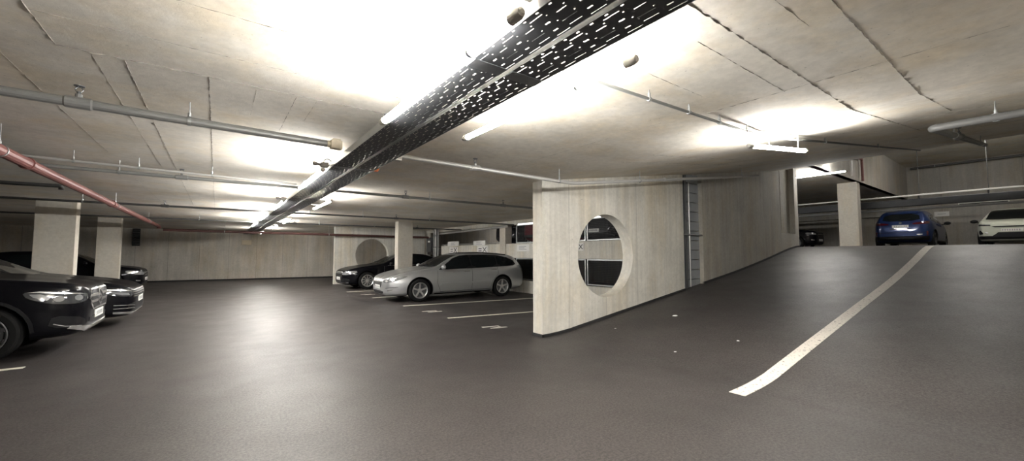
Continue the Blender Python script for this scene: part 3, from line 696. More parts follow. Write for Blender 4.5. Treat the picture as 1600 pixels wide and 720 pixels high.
# upright steel channel and conduit in the recess of the ramp wall
bm = nb(); bx(bm, -0.05, 0.05, -0.03, 0.0, 0, 3.0, bevel=0.004); bx(bm, -0.05, -0.04, 0.0, 0.05, 0, 3.0); bx(bm, 0.04, 0.05, 0.0, 0.05, 0, 3.0)
tag(obj('steel_channel', bm, M['galv_dark'], loc=(9.05, YN+0.09, 0.55)), 'upright dark steel channel in the recess of the ramp wall', 'channel')
t = thing('conduit_riser', 'thin pale upright conduit with a cross bar in the recess of the ramp wall', 'conduit', (9.14, YN+0.03, 0.62))
bm = nb(); tube(bm, [(0, 0, 0), (0, 0, 2.5)], 0.016, 10); obj('riser', bm, M['pipe_light'], t)
bm = nb(); tube(bm, [(-0.28, 0.0, 1.24), (0.56, 0.0, 1.24)], 0.022, 10); obj('cross_bar', bm, M['pipe_dark'], t)
# ------------------------------------------------------------------ cars
def paint(name, col, metal=0.0, rough=0.35):
    return plain('car paint ' + name, col, rough, metal, 0.5 if metal else 0.05, 0.5 if metal else 0.3)
C = {'silver': paint('silver', (0.50, 0.51, 0.515), 0.75, 0.34), 'black': paint('black', (0.003, 0.003, 0.0045)), 'blue': paint('blue', (0.009, 0.027, 0.11), 0.3, 0.3),
     'white': paint('pale', (0.52, 0.54, 0.46)), 'red': paint('dark red', (0.10, 0.012, 0.02)), 'anthracite': paint('anthracite', (0.012, 0.012, 0.016))}
M['glass'] = plain('dark car glass', (0.006, 0.008, 0.009), 0.04, 0, 0.22)
M['tyre'] = plain('tyre rubber', (0.006, 0.006, 0.006), 0.75, 0, 0.2, var=0.2)
M['alloy'] = plain('alloy wheel', (0.62, 0.62, 0.61), 0.3, 0.8)
M['dark_alloy'] = plain('dark alloy wheel', (0.12, 0.12, 0.125), 0.35, 0.7)
M['chrome'] = plain('chrome', (0.85, 0.85, 0.85), 0.24, 1.0)
M['lens'] = plain('clear lamp lens', (0.36, 0.37, 0.375), 0.08, 0.5, 0.6, 0.8)
M['lens_dark'] = plain('dark lamp lens', (0.06, 0.063, 0.068), 0.05, 0.3, 0.8, 1.0)
M['tail'] = plain('red lamp lens', (0.07, 0.006, 0.010), 0.08, 0, 0.5, 0.6)
M['trimb'] = plain('black car trim', (0.006, 0.006, 0.007), 0.45, 0, 0.3)
M['plate'] = plain('number plate', (0.72, 0.72, 0.68), 0.5)
PRE = {
 'estate': dict(L=4.85, H=1.47, front=0.97, wb=2.86, r=0.335,
   top=[(0,.58),(.03,.66),(.10,.72),(.35,.81),(.75,.90),(1.15,.965),(1.42,1.00),(2.05,1.30),(2.35,1.40),(2.75,1.455),(3.2,1.47),(3.7,1.455),(4.15,1.40),(4.4,1.33),(4.62,1.10),(4.76,.96),(4.83,.82),(4.85,.62)],
   belt=[(0,.55),(.10,.66),(.35,.74),(.75,.80),(1.4,.885),(2.3,.93),(3.5,.97),(4.3,1.01),(4.65,.96),(4.8,.84),(4.85,.60)],
   bot=[(0,.30),(.05,.23),(.15,.19),(.5,.18),(4.3,.20),(4.65,.25),(4.85,.36)]),
 'sedan': dict(L=4.9, H=1.43, front=0.88, wb=2.87, r=0.34,
   top=[(0,.60),(.03,.68),(.12,.75),(.4,.84),(.9,.92),(1.3,.97),(1.5,1.0),(2.2,1.32),(2.5,1.40),(2.9,1.43),(3.3,1.41),(3.8,1.28),(4.3,1.08),(4.5,1.04),(4.75,1.02),(4.86,.92),(4.9,.70)],
   belt=[(0,.57),(.1,.68),(.4,.76),(1,.84),(1.5,.90),(2.5,.93),(3.8,.96),(4.5,.96),(4.8,.88),(4.9,.66)],
   bot=[(0,.30),(.05,.23),(.15,.19),(.5,.18),(4.3,.20),(4.7,.26),(4.9,.36)]),
 'suv': dict(L=4.66, H=1.63, front=0.91, wb=2.80, r=0.36,
   top=[(0,.78),(.03,.89),(.12,.965),(.45,1.03),(.9,1.08),(1.25,1.12),(1.95,1.49),(2.3,1.585),(2.8,1.63),(3.5,1.62),(4.0,1.57),(4.2,1.51),(4.42,1.22),(4.55,1.05),(4.63,.93),(4.66,.70)],
   belt=[(0,.75),(.1,.88),(.4,.94),(1,.99),(1.5,1.03),(2.5,1.05),(3.5,1.08),(4.2,1.11),(4.5,1.01),(4.62,.88),(4.66,.68)],
   bot=[(0,.38),(.05,.30),(.2,.25),(.6,.24),(4.2,.26),(4.5,.33),(4.66,.44)]),
 'hatch': dict(L=4.36, H=1.55, front=0.83, wb=2.67, r=0.34,
   top=[(0,.70),(.03,.80),(.12,.87),(.45,.95),(.9,1.01),(1.15,1.05),(1.8,1.41),(2.1,1.50),(2.6,1.55),(3.2,1.54),(3.75,1.48),(3.95,1.42),(4.15,1.16),(4.27,1.0),(4.33,.90),(4.36,.66)],
   belt=[(0,.67),(.1,.80),(.4,.87),(1,.93),(1.5,.97),(2.5,1.0),(3.5,1.03),(3.95,1.06),(4.22,.96),(4.32,.84),(4.36,.64)],
   bot=[(0,.34),(.05,.27),(.2,.22),(.6,.21),(3.9,.23),(4.2,.30),(4.36,.40)])}
PLAN_F = [(0,.42),(.012,.52),(.04,.62),(.10,.71),(.22,.79),(.45,.865),(.8,.91),(1.3,.925)]
PLAN_R = [(0,.50),(.012,.60),(.04,.68),(.12,.76),(.3,.83),(.6,.885),(1.0,.915),(1.6,.925)]
class Car:
    def __init__(s, name, kind, col, W_, label, cat, loc, rz, L=None, H=None, spokes=5, rim='alloy', group=None, wheels=True):
        p = PRE[kind]; L = L or p['L']; H = H or p['H']; sx, sz = L/p['L'], H/p['H']; s.L, s.H, s.k = L, H, W_/1.85
        s.top = pchip([a*sx for a, _ in p['top']], [b*sz for _, b in p['top']])
        s.belt = pchip([a*sx for a, _ in p['belt']], [b*sz for _, b in p['belt']])
        s.bot = pchip([a*sx for a, _ in p['bot']], [b for _, b in p['bot']])
        s.hw = pchip([a for a, _ in PLAN_F] + [L-a for a, _ in reversed(PLAN_R)], [b*s.k for _, b in PLAN_F] + [b*s.k for _, b in reversed(PLAN_R)])
        s.fa, s.ra, s.r = p['front']*sx, (p['front']+p['wb'])*sx, p['r']*sz
        s.root = thing(name, label, cat, loc, rz, group); s.off = Vector((-L/2, 0, 0)); s.col = col
        s.body()
        if wheels:
            for ax in (s.fa, s.ra):
                for sd in (1, -1): s.wheel(ax, sd, spokes, rim)
    def section(s, x):
        w, zb, zt = s.hw(x), s.bot(x), s.top(x); zs = min(s.belt(x), zt-0.025); g = zt-zs; h = zs-zb
        wr = .925*w - .43*g
        P = [(0,zb),(.45*w,zb),(.80*w,zb+.005),(.94*w,zb+.05),(.985*w,zb+.22*h),(1.0*w,zb+.5*h),(.988*w,zb+.80*h),(.95*w,zs),
             (.5*(.95*w+wr),zs+.47*g),(wr,zs+.86*g),(wr-.05-.12*g,zs+.965*g),(.5*wr,zt-.012*min(1,g/.1)),(0,zt)]
        out = []; n = len(P)
        for i in range(n-1):
            p0, p1, p2, p3 = P[max(i-1,0)], P[i], P[i+1], P[min(i+2,n-1)]
            if i == 0: p0 = (-P[1][0], P[1][1])
            if i == n-2: p3 = (-P[n-2][0], P[n-2][1])
            for t in (0, .25, .5, .75):
                out.append(tuple(.5*((2*p1[k]) + (-p0[k]+p2[k])*t + (2*p0[k]-5*p1[k]+4*p2[k]-p3[k])*t*t + (-p0[k]+3*p1[k]-3*p2[k]+p3[k])*t**3) for k in (0,1)))
        out.append(P[-1]); return out
    def body(s):
        L = s.L; xs = [0,.006,.015,.03,.05,.08,.12,.17,.23,.30] ; xs = xs + list(np.linspace(.38, L-.38, 58)) + [L-x for x in reversed(xs)]
        bm = nb(); rings = []
        for x in xs:
            h = s.section(x); full = [(y, z) for y, z in h] + [(-y, z) for y, z in reversed(h[1:-1])]
            rings.append([bm.verts.new((x-L/2, y, z)) for y, z in full])
        n = len(rings[0])
        for i in range(len(rings)-1):
            for k in range(n): bm.faces.new((rings[i][k], rings[i][(k+1)%n], rings[i+1][(k+1)%n], rings[i+1][k]))
        for ring in (rings[0], rings[-1]):           # close nose and tail
            m = len(ring)//2
            for k in range(m):
                a, b = ring[k], ring[k+1]; c, d = ring[-k-1] if k+1 < m+1 else None, ring[-k] if k else None
                vs_ = []
                for v in (a, b, ring[(n-k-1) % n], ring[(n-k) % n]):
                    if v not in vs_: vs_.append(v)
                if len(vs_) > 2: bm.faces.new(vs_)
        bmesh.ops.recalc_face_normals(bm, faces=bm.faces[:])
        if bm.calc_volume(signed=True) < 0: bmesh.ops.reverse_faces(bm, faces=bm.faces[:])
        for f in bm.faces: f.smooth = True
        s.bvh = BVHTree.FromBMesh(bm)
        me = bpy.data.meshes.new('body'); bm.to_mesh(me); bm.free(); me.materials.append(C[s.col]); me.materials.append(M['trimb'])
        o = bpy.data.objects.new('body', me); COL.objects.link(o)
        cb = nb()
        for ax in (s.fa, s.ra):
            for sd in (1, -1):
                prof = [(0, .40*sd), (s.r+.055, .40*sd), (s.r+.062, .8*sd), (s.r+.062, 1.2*sd), (0, 1.2*sd)]
                lathe(cb, prof, 40, 'Y', (ax-L/2, 0, s.r), 1, True)
        bmesh.ops.remove_doubles(cb, verts=cb.verts[:], dist=1e-5); bmesh.ops.recalc_face_normals(cb, faces=cb.faces[:])
        cm = bpy.data.meshes.new('cut'); cb.to_mesh(cm); cb.free(); cm.materials.append(C[s.col]); cm.materials.append(M['trimb'])
        co = bpy.data.objects.new('cut', cm); COL.objects.link(co)
        md = o.modifiers.new('b', 'BOOLEAN'); md.object = co; md.operation = 'DIFFERENCE'; md.solver = 'MANIFOLD'
        dg = bpy.context.evaluated_depsgraph_get(); dg.update()
        nm = bpy.data.meshes.new_from_object(o.evaluated_get(dg)); o.modifiers.clear(); o.data = nm
        nm.set_sharp_from_angle(angle=math.radians(38))
        bpy.data.objects.remove(co); bpy.data.meshes.remove(cm); bpy.data.meshes.remove(me); nm.name = 'body'
        o.parent = s.root; s.body_o = o
    def wheel(s, ax, sd, spokes, rim):
        r, w = s.r, .22; rr = r*.70; y = (s.hw(ax)-.012-w/2)*sd
        bm = nb(); lathe(bm, [(rr,.46*w),(rr+.012,.5*w),(r-.04,.5*w),(r-.012,.44*w),(r,.3*w),(r,-.3*w),(r-.012,-.44*w),(r-.04,-.5*w),(rr,-.5*w),(rr,.46*w)], 40)
        t = obj('wheel', bm, M['tyre'], s.root, (ax-s.L/2, y, r))
        bm = nb(); lathe(bm, [(rr,.47*w*sd),(rr-.012,.485*w*sd),(rr-.028,.43*w*sd),(rr-.034,-.3*w*sd),(rr,-.4*w*sd)], 40)
        n = spokes
        for k in range(n):
            a = 2*PI*k/n + .3
            wd0, wd1 = (.045, .06) if n <= 6 else (.022, .026)
            vs_ = []
            for q, wd, ye in ((.03, wd0, .36), (rr-.018, wd1*.8, .46)):
                for e in (-1, 1):
                    for yy in (ye, ye-.13): vs_.append(bm.verts.new((q*math.cos(a)-e*wd*math.sin(a)*.5, yy*w*sd, q*math.sin(a)+e*wd*math.cos(a)*.5)))
            for f in ((0,2,6,4),(1,5,7,3),(0,4,5,1),(2,3,7,6),(0,1,3,2),(4,6,7,5)): bm.faces.new([vs_[i] for i in f])
        lathe(bm, [(0,.40*w*sd),(.035,.40*w*sd),(.06,.36*w*sd),(.062,.2*w*sd)], 20)
        obj('rim', bm, M[rim], t)
        bm = nb(); lathe(bm, [(0,.1*w*sd),(rr-.06,.1*w*sd),(rr-.06,-.05*w*sd),(0,-.05*w*sd)], 28); obj('brake_disc', bm, M['galv_dark'], t)
    # --- panels that follow the bodywork
    def plan(s, sv, rear):
        side = 1 if sv >= 0 else -1; q = abs(sv); f = (lambda d: s.hw(s.L-d)) if rear else s.hw
        if q <= f(0): d, y, n = 0.0, q, (1, 0)
        else:
            rem = q - f(0); d = 0.0; y = f(0); n = (1, 0); st = .004
            while rem > 0 and d < 1.6:
                y2 = f(d+st); seg = math.hypot(st, y2-y); n = ((y2-y)/seg, st/seg); d += st; y = y2; rem -= seg
        nx = n[0]*(1 if rear else -1)
        x = (s.L-d) if rear else d
        return Vector((x - s.L/2, y*side, 0)), Vector((nx, n[1]*side, 0)).normalized()
    def hit(s, p, mode):
        if mode in (1, -1): o, d = Vector((p[0]-s.L/2, 2*mode, p[1])), Vector((0, -mode, 0))
        elif mode == 'top': o, d = Vector((p[0]-s.L/2, p[1], 3)), Vector((0, 0, -1))
        else:
            b, n = s.plan(p[0], mode == 'rear'); o, d = b + n*.6 + Vector((0, 0, p[1])), -n
        h = s.bvh.ray_cast(o, d)
        if h[0] is None:
            h = s.bvh.find_nearest(o + d*(.6 if mode in ('front', 'rear') else 1.1))
        n = h[1] if h[1].dot(d) < 0 else -h[1]
        return h[0], n
    def patch(s, name, mat, polys, mode, off=.006, parent=None, rnd=0, step=.07, label=None):
        """thin shell following the bodywork inside the given outlines"""
        if isinstance(polys[0][0], (int, float)): polys = [polys]
        out = nb()
        for poly in polys:
            for _ in range(rnd):
                poly = [q for a, b in zip(poly, poly[1:] + poly[:1]) for q in ((a[0]*.8+b[0]*.2, a[1]*.8+b[1]*.2), (a[0]*.2+b[0]*.8, a[1]*.2+b[1]*.8))]
            bm = nb(); f = bm.faces.new([bm.verts.new((a, b, 0)) for a, b in poly])
            bmesh.ops.triangulate(bm, faces=[f])
            for _ in range(7):
                es = [e for e in bm.edges if e.calc_length() > step]
                if not es: break
                bmesh.ops.subdivide_edges(bm, edges=es, cuts=1)
                bmesh.ops.triangulate(bm, faces=[f for f in bm.faces if len(f.verts) > 3], quad_method='BEAUTY')
            up, lo = {}, {}
            for v in bm.verts:
                h, n = s.hit((v.co.x, v.co.y), mode); up[v] = out.verts.new(h + n*off); lo[v] = out.verts.new(h - n*.012)
            for f in bm.faces:
                try: out.faces.new([up[v] for v in f.verts]).smooth = True
                except ValueError: pass
            for e in bm.edges:
                if len(e.link_faces) == 1:
                    a, b = e.verts
                    try: out.faces.new((up[a], up[b], lo[b], lo[a]))
                    except ValueError: pass
            bm.free()
        o = obj(name, out, mat, parent or s.root)
        if label: o['label'] = label
        return o
    def pair(s, name, mat, poly, mode, **k):
        r = []
        for sd in (1, -1):
            pl = poly if isinstance(poly[0][0], (tuple, list)) else [poly]
            if mode == 'side': r.append(s.patch(name, mat, [list(p) for p in pl], sd, **k))
            else: r.append(s.patch(name, mat, [[(a*sd, b) for a, b in p] for p in pl], mode, **k))
        return r
    def line(s, pts, w=.008):
        qs = []
        for (a, b), (c, d) in zip(pts, pts[1:]):
            l = math.hypot(c-a, d-b); nx, ny = -(d-b)/l*w/2, (c-a)/l*w/2
            qs.append([(a+nx, b+ny), (a-nx, b-ny), (c-nx, d-ny), (c+nx, d+ny)])
        return qs
    def mirrors(s, x, z, col=None):
        for sd in (1, -1):
            h, n = s.hit((x, z), sd); bm = nb()
            bmesh.ops.create_uvsphere(bm, u_segments=16, v_segments=10, radius=1)
            for v in bm.verts:
                v.co = Vector((v.co.x*.07*(1.15 if v.co.x < 0 else .55), v.co.y*.115, v.co.z*.075)) + Vector((h.x, h.y + sd*.17, z+.05))
            for f in bm.faces: f.smooth = True
            m = obj('wing_mirror', bm, col or C[s.col], s.root)
            bm = nb(); tube(bm, [Vector((h.x, h.y - sd*.03, z-.01)), Vector((h.x, h.y + sd*.09, z+.0))], [.025, .018], 10); obj('mirror_arm', bm, M['trimb'], m)
    def handles(s, pts, mat):
        for sd in (1, -1):
            for x, z in pts:
                h, n = s.hit((x, z), sd); bm = nb()
                tube(bm, [Vector((h.x-.10, h.y-sd*.005, z)), Vector((h.x-.085, h.y+sd*.022, z+.003)), Vector((h.x+.085, h.y+sd*.022, z+.005)), Vector((h.x+.10, h.y-sd*.005, z+.003))], .012, 8)
                obj('door_handle', bm, mat, s.root)
    def number_plate(s, z, mode, w=.52, hh=.112, s0=0.0, text=True):
        h, n = s.hit((s0, z), mode); hx = 1 if mode == 'rear' else -1
        base = max(( s.hit((a, b), mode)[0].x*hx for a in (-w/2+s0, s0, w/2+s0) for b in (z-hh/2, z+hh/2))) + .012
        bm = nb(); xx = base*hx; bx(bm, min(xx, xx-.03*hx), max(xx, xx-.03*hx), s0-w/2, s0+w/2, z-hh/2, z+hh/2, bevel=.003)
        p = obj('number_plate', bm, M['plate'], s.root)
        if text:
            bm = nb(); rs = random.Random(int(s.L*1000)); y = -w/2+.07
            while y < w/2-.05:
                ww = rs.choice((.018, .03, .036)); x2 = xx + .002*hx
                bx(bm, min(xx, x2), max(xx, x2), y, y+ww, z-hh*.28, z+hh*.28); y += ww+.022
            obj('lettering', bm, M['grey'], p)
        return p
def windows(c, panes, ws, rw=None, dlo=None):
    """side panes (x,z), windscreen (x,y half) and rear screen on the given car"""
    if dlo: c.pair('window_surround', M['trimb'], dlo, 'side', rnd=0, off=.003)
    for nm, poly in panes: c.pair(nm, M['glass'], poly, 'side', rnd=1, off=.005)
    cw, tp = ws[:3], ws[3:]; full = cw + [(a, -b) for a, b in reversed(cw[:2])] + [(a, -b) for a, b in reversed(tp[1:])] + tp; c.patch('windscreen', M['glass'], full, 'top', off=.005, rnd=0)
    if rw: c.patch('rear_window', M['glass'], rw, 'rear', off=.005, rnd=1)

# silver estate, nose towards the aisle
c = Car('estate_car', 'estate', 'silver', 1.86, 'silver estate car parked nose out beside the concrete pillar', 'car', (6.30, 11.93, 0), math.radians(-2.0), spokes=5)
windows(c, [('front_window', [(1.60,.935),(2.12,1.262),(2.36,1.335),(2.67,1.362),(2.67,.96)]), ('rear_door_window', [(2.71,.962),(2.71,1.364),(3.25,1.368),(3.63,1.352),(3.63,.995)]),
            ('quarter_window', [(3.67,1.0),(3.67,1.345),(4.0,1.30),(4.31,1.19),(4.38,1.09),(4.31,1.03)])],
        [(1.52,.68),(1.45,.38),(1.43,0.0),(2.22,0.0),(2.24,.36),(2.28,.56)], [(-.52,1.06),(.52,1.06),(.45,1.30),(-.45,1.30)],
        dlo=[(1.56,.925),(2.08,1.26),(2.34,1.345),(2.66,1.372),(3.2,1.38),(3.7,1.36),(4.1,1.29),(4.36,1.18),(4.42,1.06),(4.3,1.01),(3.6,.98),(2.6,.945)])
c.patch('grille', M['trimb'], [(-.40,.62),(.40,.62),(.36,.50),(.22,.40),(-.22,.40),(-.36,.50)], 'front', rnd=1)
for z, w in ((.595,.37),(.56,.355),(.525,.33)): c.patch('grille_bar', M['chrome'], [(-w,z-.006),(w,z-.006),(w,z+.008),(-w,z+.008)], 'front', off=.014)
c.patch('lower_intake', M['trimb'], [(-.50,.34),(.50,.34),(.44,.25),(-.44,.25)], 'front', rnd=1)
for h in c.pair('headlight', M['lens'], [(.42,.60),(.62,.565),(.85,.60),(1.30,.745),(1.18,.765),(.80,.70),(.50,.66)], 'front', rnd=1, off=.008):
    sg = 1 if h.data.vertices[0].co.y > 0 else -1
    c.patch('lamp_bowl', M['chrome'], [(sg*(.66+.05*math.cos(a)), .625+.035*math.sin(a)) for a in np.linspace(0, 2*PI, 12)[:-1]], 'front', off=.012, parent=h)
c.pair('fog_lamp', M['chrome'], [(.70,.345),(.86,.36),(.86,.395),(.70,.375)], 'front', off=.008)
c.patch('bumper_crease', M['trimb'], c.line([(-.62,.425),(-.8,.44),(-1.0,.45)], .012) + c.line([(.62,.425),(.8,.44),(1.0,.45)], .012), 'front', off=.003)
c.patch('badge', M['chrome'], [(-.045,.68),(.045,.68),(.05,.73),(0,.76),(-.05,.73)], 'front', off=.012)
c.number_plate(.445, 'front', .46, .105)
SEAM = c.line([(1.52,.90),(1.50,.55),(1.60,.28)]) + c.line([(2.69,.96),(2.69,.50),(2.66,.27)]) + c.line([(3.64,.99),(3.66,.75),(3.45,.55),(3.36,.32)]) + c.line([(1.60,.27),(3.38,.29)])
c.pair('door_seam', M['trimb'], SEAM, 'side', off=.0015)
c.pair('rub_strip', C['silver'], c.line([(1.62,.50),(3.40,.53)], .045), 'side', off=.012)
c.patch('bonnet_seam', M['trimb'], c.line([(.16,.50),(.5,.66),(1.0,.74),(1.4,.76)]) + c.line([(.16,-.50),(.5,-.66),(1.0,-.74),(1.4,-.76)]), 'top', off=.0015)
c.patch('wiper', M['trimb'], c.line([(1.46,.55),(1.60,.05)], .02) + c.line([(1.44,.0),(1.58,-.48)], .02), 'top', off=.02)
c.pair('sill', M['trimb'], [(1.4,.195),(3.4,.205),(3.4,.24),(1.4,.235)], 'side', off=.004)
c.mirrors(1.66, .955); c.handles([(2.50,.865),(3.50,.90)], M['chrome'])
c.pair('tail_light', M['lens'], [(.55,.90),(.98,.94),(1.12,.99),(.95,1.03),(.62,.99)], 'rear', rnd=1, off=.008)
c.pair('roof_rail', M['trimb'], c.line([(2.3,1.425),(3.2,1.44),(4.1,1.37)], .025), 'side', off=.012)
c.number_plate(.75, 'rear')

# black saloon behind the pillar
c = Car('saloon_car', 'sedan', 'black', 1.87, 'black saloon parked behind the pillar beside the silver estate car', 'car', (6.42, 17.2, 0), 0, spokes=10)
windows(c, [('front_window', [(1.72,.93),(2.25,1.255),(2.46,1.315),(2.75,1.33),(2.75,.955)]), ('rear_door_window', [(2.81,.958),(2.81,1.33),(3.3,1.305),(3.75,1.16),(3.95,1.03),(3.85,.99)])],
        [(1.58,.68),(1.50,.35),(1.49,0),(2.30,0),(2.33,.36),(2.36,.54)], [(-.5,1.07),(.5,1.07),(.42,1.24),(-.42,1.24)])
c.patch('grille', M['trimb'], [(-.40,.68),(.40,.68),(.44,.58),(.34,.34),(-.34,.34),(-.44,.58)], 'front', off=.008)
c.patch('grille_frame', M['chrome'], c.line([(-.41,.69),(.41,.69),(.455,.58),(.35,.33),(-.35,.33),(-.455,.58),(-.41,.69)], .018), 'front', off=.012)
for z in (.63,.575,.52): c.patch('grille_bar', M['chrome'], [(-.40,z-.004),(.40,z-.004),(.40,z+.004),(-.40,z+.004)], 'front', off=.012)
c.pair('headlight', M['lens'], [(.52,.58),(.85,.585),(1.18,.66),(1.14,.74),(.8,.715),(.52,.67)], 'front', rnd=1, off=.008)
c.pair('side_intake', M['trimb'], [(.52,.29),(.86,.29),(.90,.42),(.56,.46)], 'front', rnd=1)
c.patch('chrome_blade', M['chrome'], [(-.85,.262),(.85,.262),(.85,.285),(-.85,.285)], 'front', off=.012)
c.number_plate(.43, 'front'); c.mirrors(1.80, .95); c.handles([(2.62,.83),(3.62,.86)], C['black'])
c.pair('door_seam', M['galv_dark'], c.line([(1.55,.90),(1.52,.5),(1.6,.28)], .006) + c.line([(2.78,.95),(2.77,.5),(2.74,.27)], .006), 'side', off=.0015)
c.pair('window_trim', M['chrome'], c.line([(1.70,.925),(2.75,.948),(3.88,.985)], .012), 'side', off=.008)

# foremost black car at the left: tall bonnet, star grille
c = Car('suv_car', 'suv', 'black', 1.89, 'foremost black car at far left with a chrome star grille, cut by the picture edge', 'car', (-1.47-2.33, 8.95, 0), PI, spokes=5, rim='dark_alloy')
windows(c, [('front_window', [(1.5,1.07),(2.02,1.42),(2.3,1.50),(2.6,1.52),(2.6,1.09)]), ('rear_door_window', [(2.66,1.09),(2.66,1.52),(3.5,1.50),(3.62,1.13)]), ('quarter_window', [(3.68,1.14),(3.58,1.49),(3.95,1.43),(4.05,1.18)])],
        [(1.32,.70),(1.24,.35),(1.23,0),(2.05,0),(2.08,.36),(2.11,.56)])
c.patch('grille', M['trimb'], [(-.47,.86),(.47,.86),(.50,.74),(.40,.60),(-.40,.60),(-.50,.74)], 'front', rnd=1, off=.008)
c.patch('grille_frame', M['chrome'], c.line([(-.46,.875),(.46,.875),(.515,.745),(.41,.59),(-.41,.59),(-.515,.745),(-.46,.875)], .022), 'front', off=.016)
c.patch('grille_bar', M['chrome'], [(-.49,.772),(-.13,.772),(-.13,.808),(-.485,.808)], 'front', off=.018); c.patch('grille_bar', M['chrome'], [(.49,.772),(.13,.772),(.13,.808),(.485,.808)], 'front', off=.018)
c.patch('grille_bar', M['chrome'], [(-.46,.682),(-.13,.682),(-.13,.718),(-.48,.718)], 'front', off=.018); c.patch('grille_bar', M['chrome'], [(.46,.682),(.13,.682),(.13,.718),(.48,.718)], 'front', off=.018)
st = []
for k in range(24):
    a, b = 2*PI*k/24, 2*PI*(k+1)/24; st.append([(.125*math.cos(a), .745+.125*math.sin(a)), (.105*math.cos(a), .745+.105*math.sin(a)), (.105*math.cos(b), .745+.105*math.sin(b)), (.125*math.cos(b), .745+.125*math.sin(b))])
for k in range(3):
    a = PI/2 + 2*PI*k/3; st.append([(.11*math.cos(a), .745+.11*math.sin(a)), (.016*math.cos(a+PI/2), .745+.016*math.sin(a+PI/2)), (.0, .745), (.016*math.cos(a-PI/2), .745+.016*math.sin(a-PI/2))])
c.patch('star_emblem', M['chrome'], st, 'front', off=.024, step=.2)
for h in c.pair('headlight', M['lens_dark'], [(.56,.75),(.75,.70),(1.02,.725),(1.22,.81),(1.26,.885),(1.1,.905),(.8,.875),(.56,.83)], 'front', rnd=1, off=.008):
    sg = 1 if h.data.vertices[0].co.y > 0 else -1
    F = lambda P: [(sg*a, b) for a, b in P]
    c.patch('light_guide', M['chrome'], F([(.62,.83),(.85,.862),(1.1,.895),(1.22,.885),(1.1,.875),(.86,.845)]), 'front', off=.012, parent=h)
    c.patch('light_guide', M['lens'], F([(1.04,.77),(1.16,.82),(1.20,.86),(1.10,.86),(1.0,.81)]), 'front', off=.012, parent=h)
    for q in (.72, .93): c.patch('lamp_bowl', M['lens'], [(sg*(q+.055*math.cos(a)), .785+.04*math.sin(a)) for a in np.linspace(0, 2*PI, 12)[:-1]], 'front', off=.012, parent=h)
c.pair('side_intake', M['trimb'], [(.58,.36),(1.02,.40),(.98,.56),(.62,.50)], 'front', rnd=1)
c.pair('intake_blade', M['chrome'], c.line([(.66,.385),(.85,.405),(.97,.45)], .012), 'front', off=.012)
c.patch('lower_intake', M['trimb'], [(-.5,.40),(.5,.40),(.46,.50),(-.46,.50)], 'front', rnd=1)
c.patch('skid_plate', M['chrome'], [(-.84,.37),(-.48,.285),(.48,.285),(.84,.37),(.80,.40),(.42,.365),(-.42,.365),(-.80,.40)], 'front', off=.02)
c.number_plate(.50, 'front'); c.mirrors(1.62, 1.08)
c.patch('bonnet_seam', M['galv_dark'], c.line([(.15,.52),(.6,.70),(1.2,.80)], .006) + c.line([(.15,-.52),(.6,-.70),(1.2,-.80)], .006), 'top', off=.0015)
c.pair('arch_trim', M['trimb'], [[(c.fa+(c.r+.062)*math.cos(a), c.r+(c.r+.062)*math.sin(a)), (c.fa+(c.r+.062)*math.cos(a2), c.r+(c.r+.062)*math.sin(a2)), (c.fa+(c.r+.10)*math.cos(a2), c.r+(c.r+.10)*math.sin(a2)), (c.fa+(c.r+.10)*math.cos(a), c.r+(c.r+.10)*math.sin(a))] for a, a2 in zip(np.linspace(.0, PI, 13), np.linspace(.0, PI, 13)[1:])], 'side', off=.010)
c.handles([(2.45,.98),(3.45,1.0)], C['black'])

# second black car at the left: wide chrome barred nose
c = Car('fastback_car', 'sedan', 'black', 1.87, 'second black car at the left with thin chrome bars across its nose', 'car', (-1.27-2.43, 11.45, 0), PI, L=4.86, H=1.45, spokes=10, rim='dark_alloy')
windows(c, [('front_window', [(1.72,.93),(2.25,1.255),(2.46,1.315),(2.75,1.33),(2.75,.955)]), ('rear_door_window', [(2.81,.958),(2.81,1.33),(3.3,1.305),(3.75,1.16),(3.95,1.03),(3.85,.99)])],
        [(1.58,.68),(1.50,.35),(1.49,0),(2.30,0),(2.33,.36),(2.36,.54)])
c.patch('grille', M['trimb'], [(-.62,.70),(.62,.70),(.60,.54),(-.60,.54)], 'front', off=.006)
for z, w in ((.69,.66),(.65,.64),(.61,.62),(.57,.6)): c.patch('grille_bar', M['chrome'], [(-w,z-.006),(w,z-.006),(w,z+.007),(-w,z+.007)], 'front', off=.014)
for h in c.pair('headlight', M['lens_dark'], [(.62,.57),(.85,.585),(1.22,.68),(1.28,.75),(1.0,.735),(.64,.70)], 'front', rnd=1, off=.008):
    sg = 1 if h.data.vertices[0].co.y > 0 else -1
    c.patch('light_guide', M['chrome'], [(sg*a, b) for a, b in ((.66,.69),(1.0,.725),(1.24,.74),(1.2,.72),(1.0,.705),(.68,.67))], 'front', off=.012, parent=h)
    c.patch('light_guide', M['lens'], [(sg*a, b) for a, b in ((.70,.60),(.84,.61),(1.0,.66),(.98,.68),(.72,.645))], 'front', off=.012, parent=h)
c.patch('lower_intake', M['trimb'], [(-.74,.31),(.74,.31),(.70,.46),(-.70,.46)], 'front', rnd=1)
c.pair('intake_blade', M['chrome'], c.line([(.55,.40),(.95,.425)], .014) + c.line([(.55,.345),(.95,.36)], .012), 'front', off=.014)
c.patch('chrome_blade', M['chrome'], [(-.95,.265),(-.5,.225),(.5,.225),(.95,.265),(.95,.30),(.5,.27),(-.5,.27),(-.95,.30)], 'front', off=.014)
c.number_plate(.50, 'front'); c.mirrors(1.80, .95)

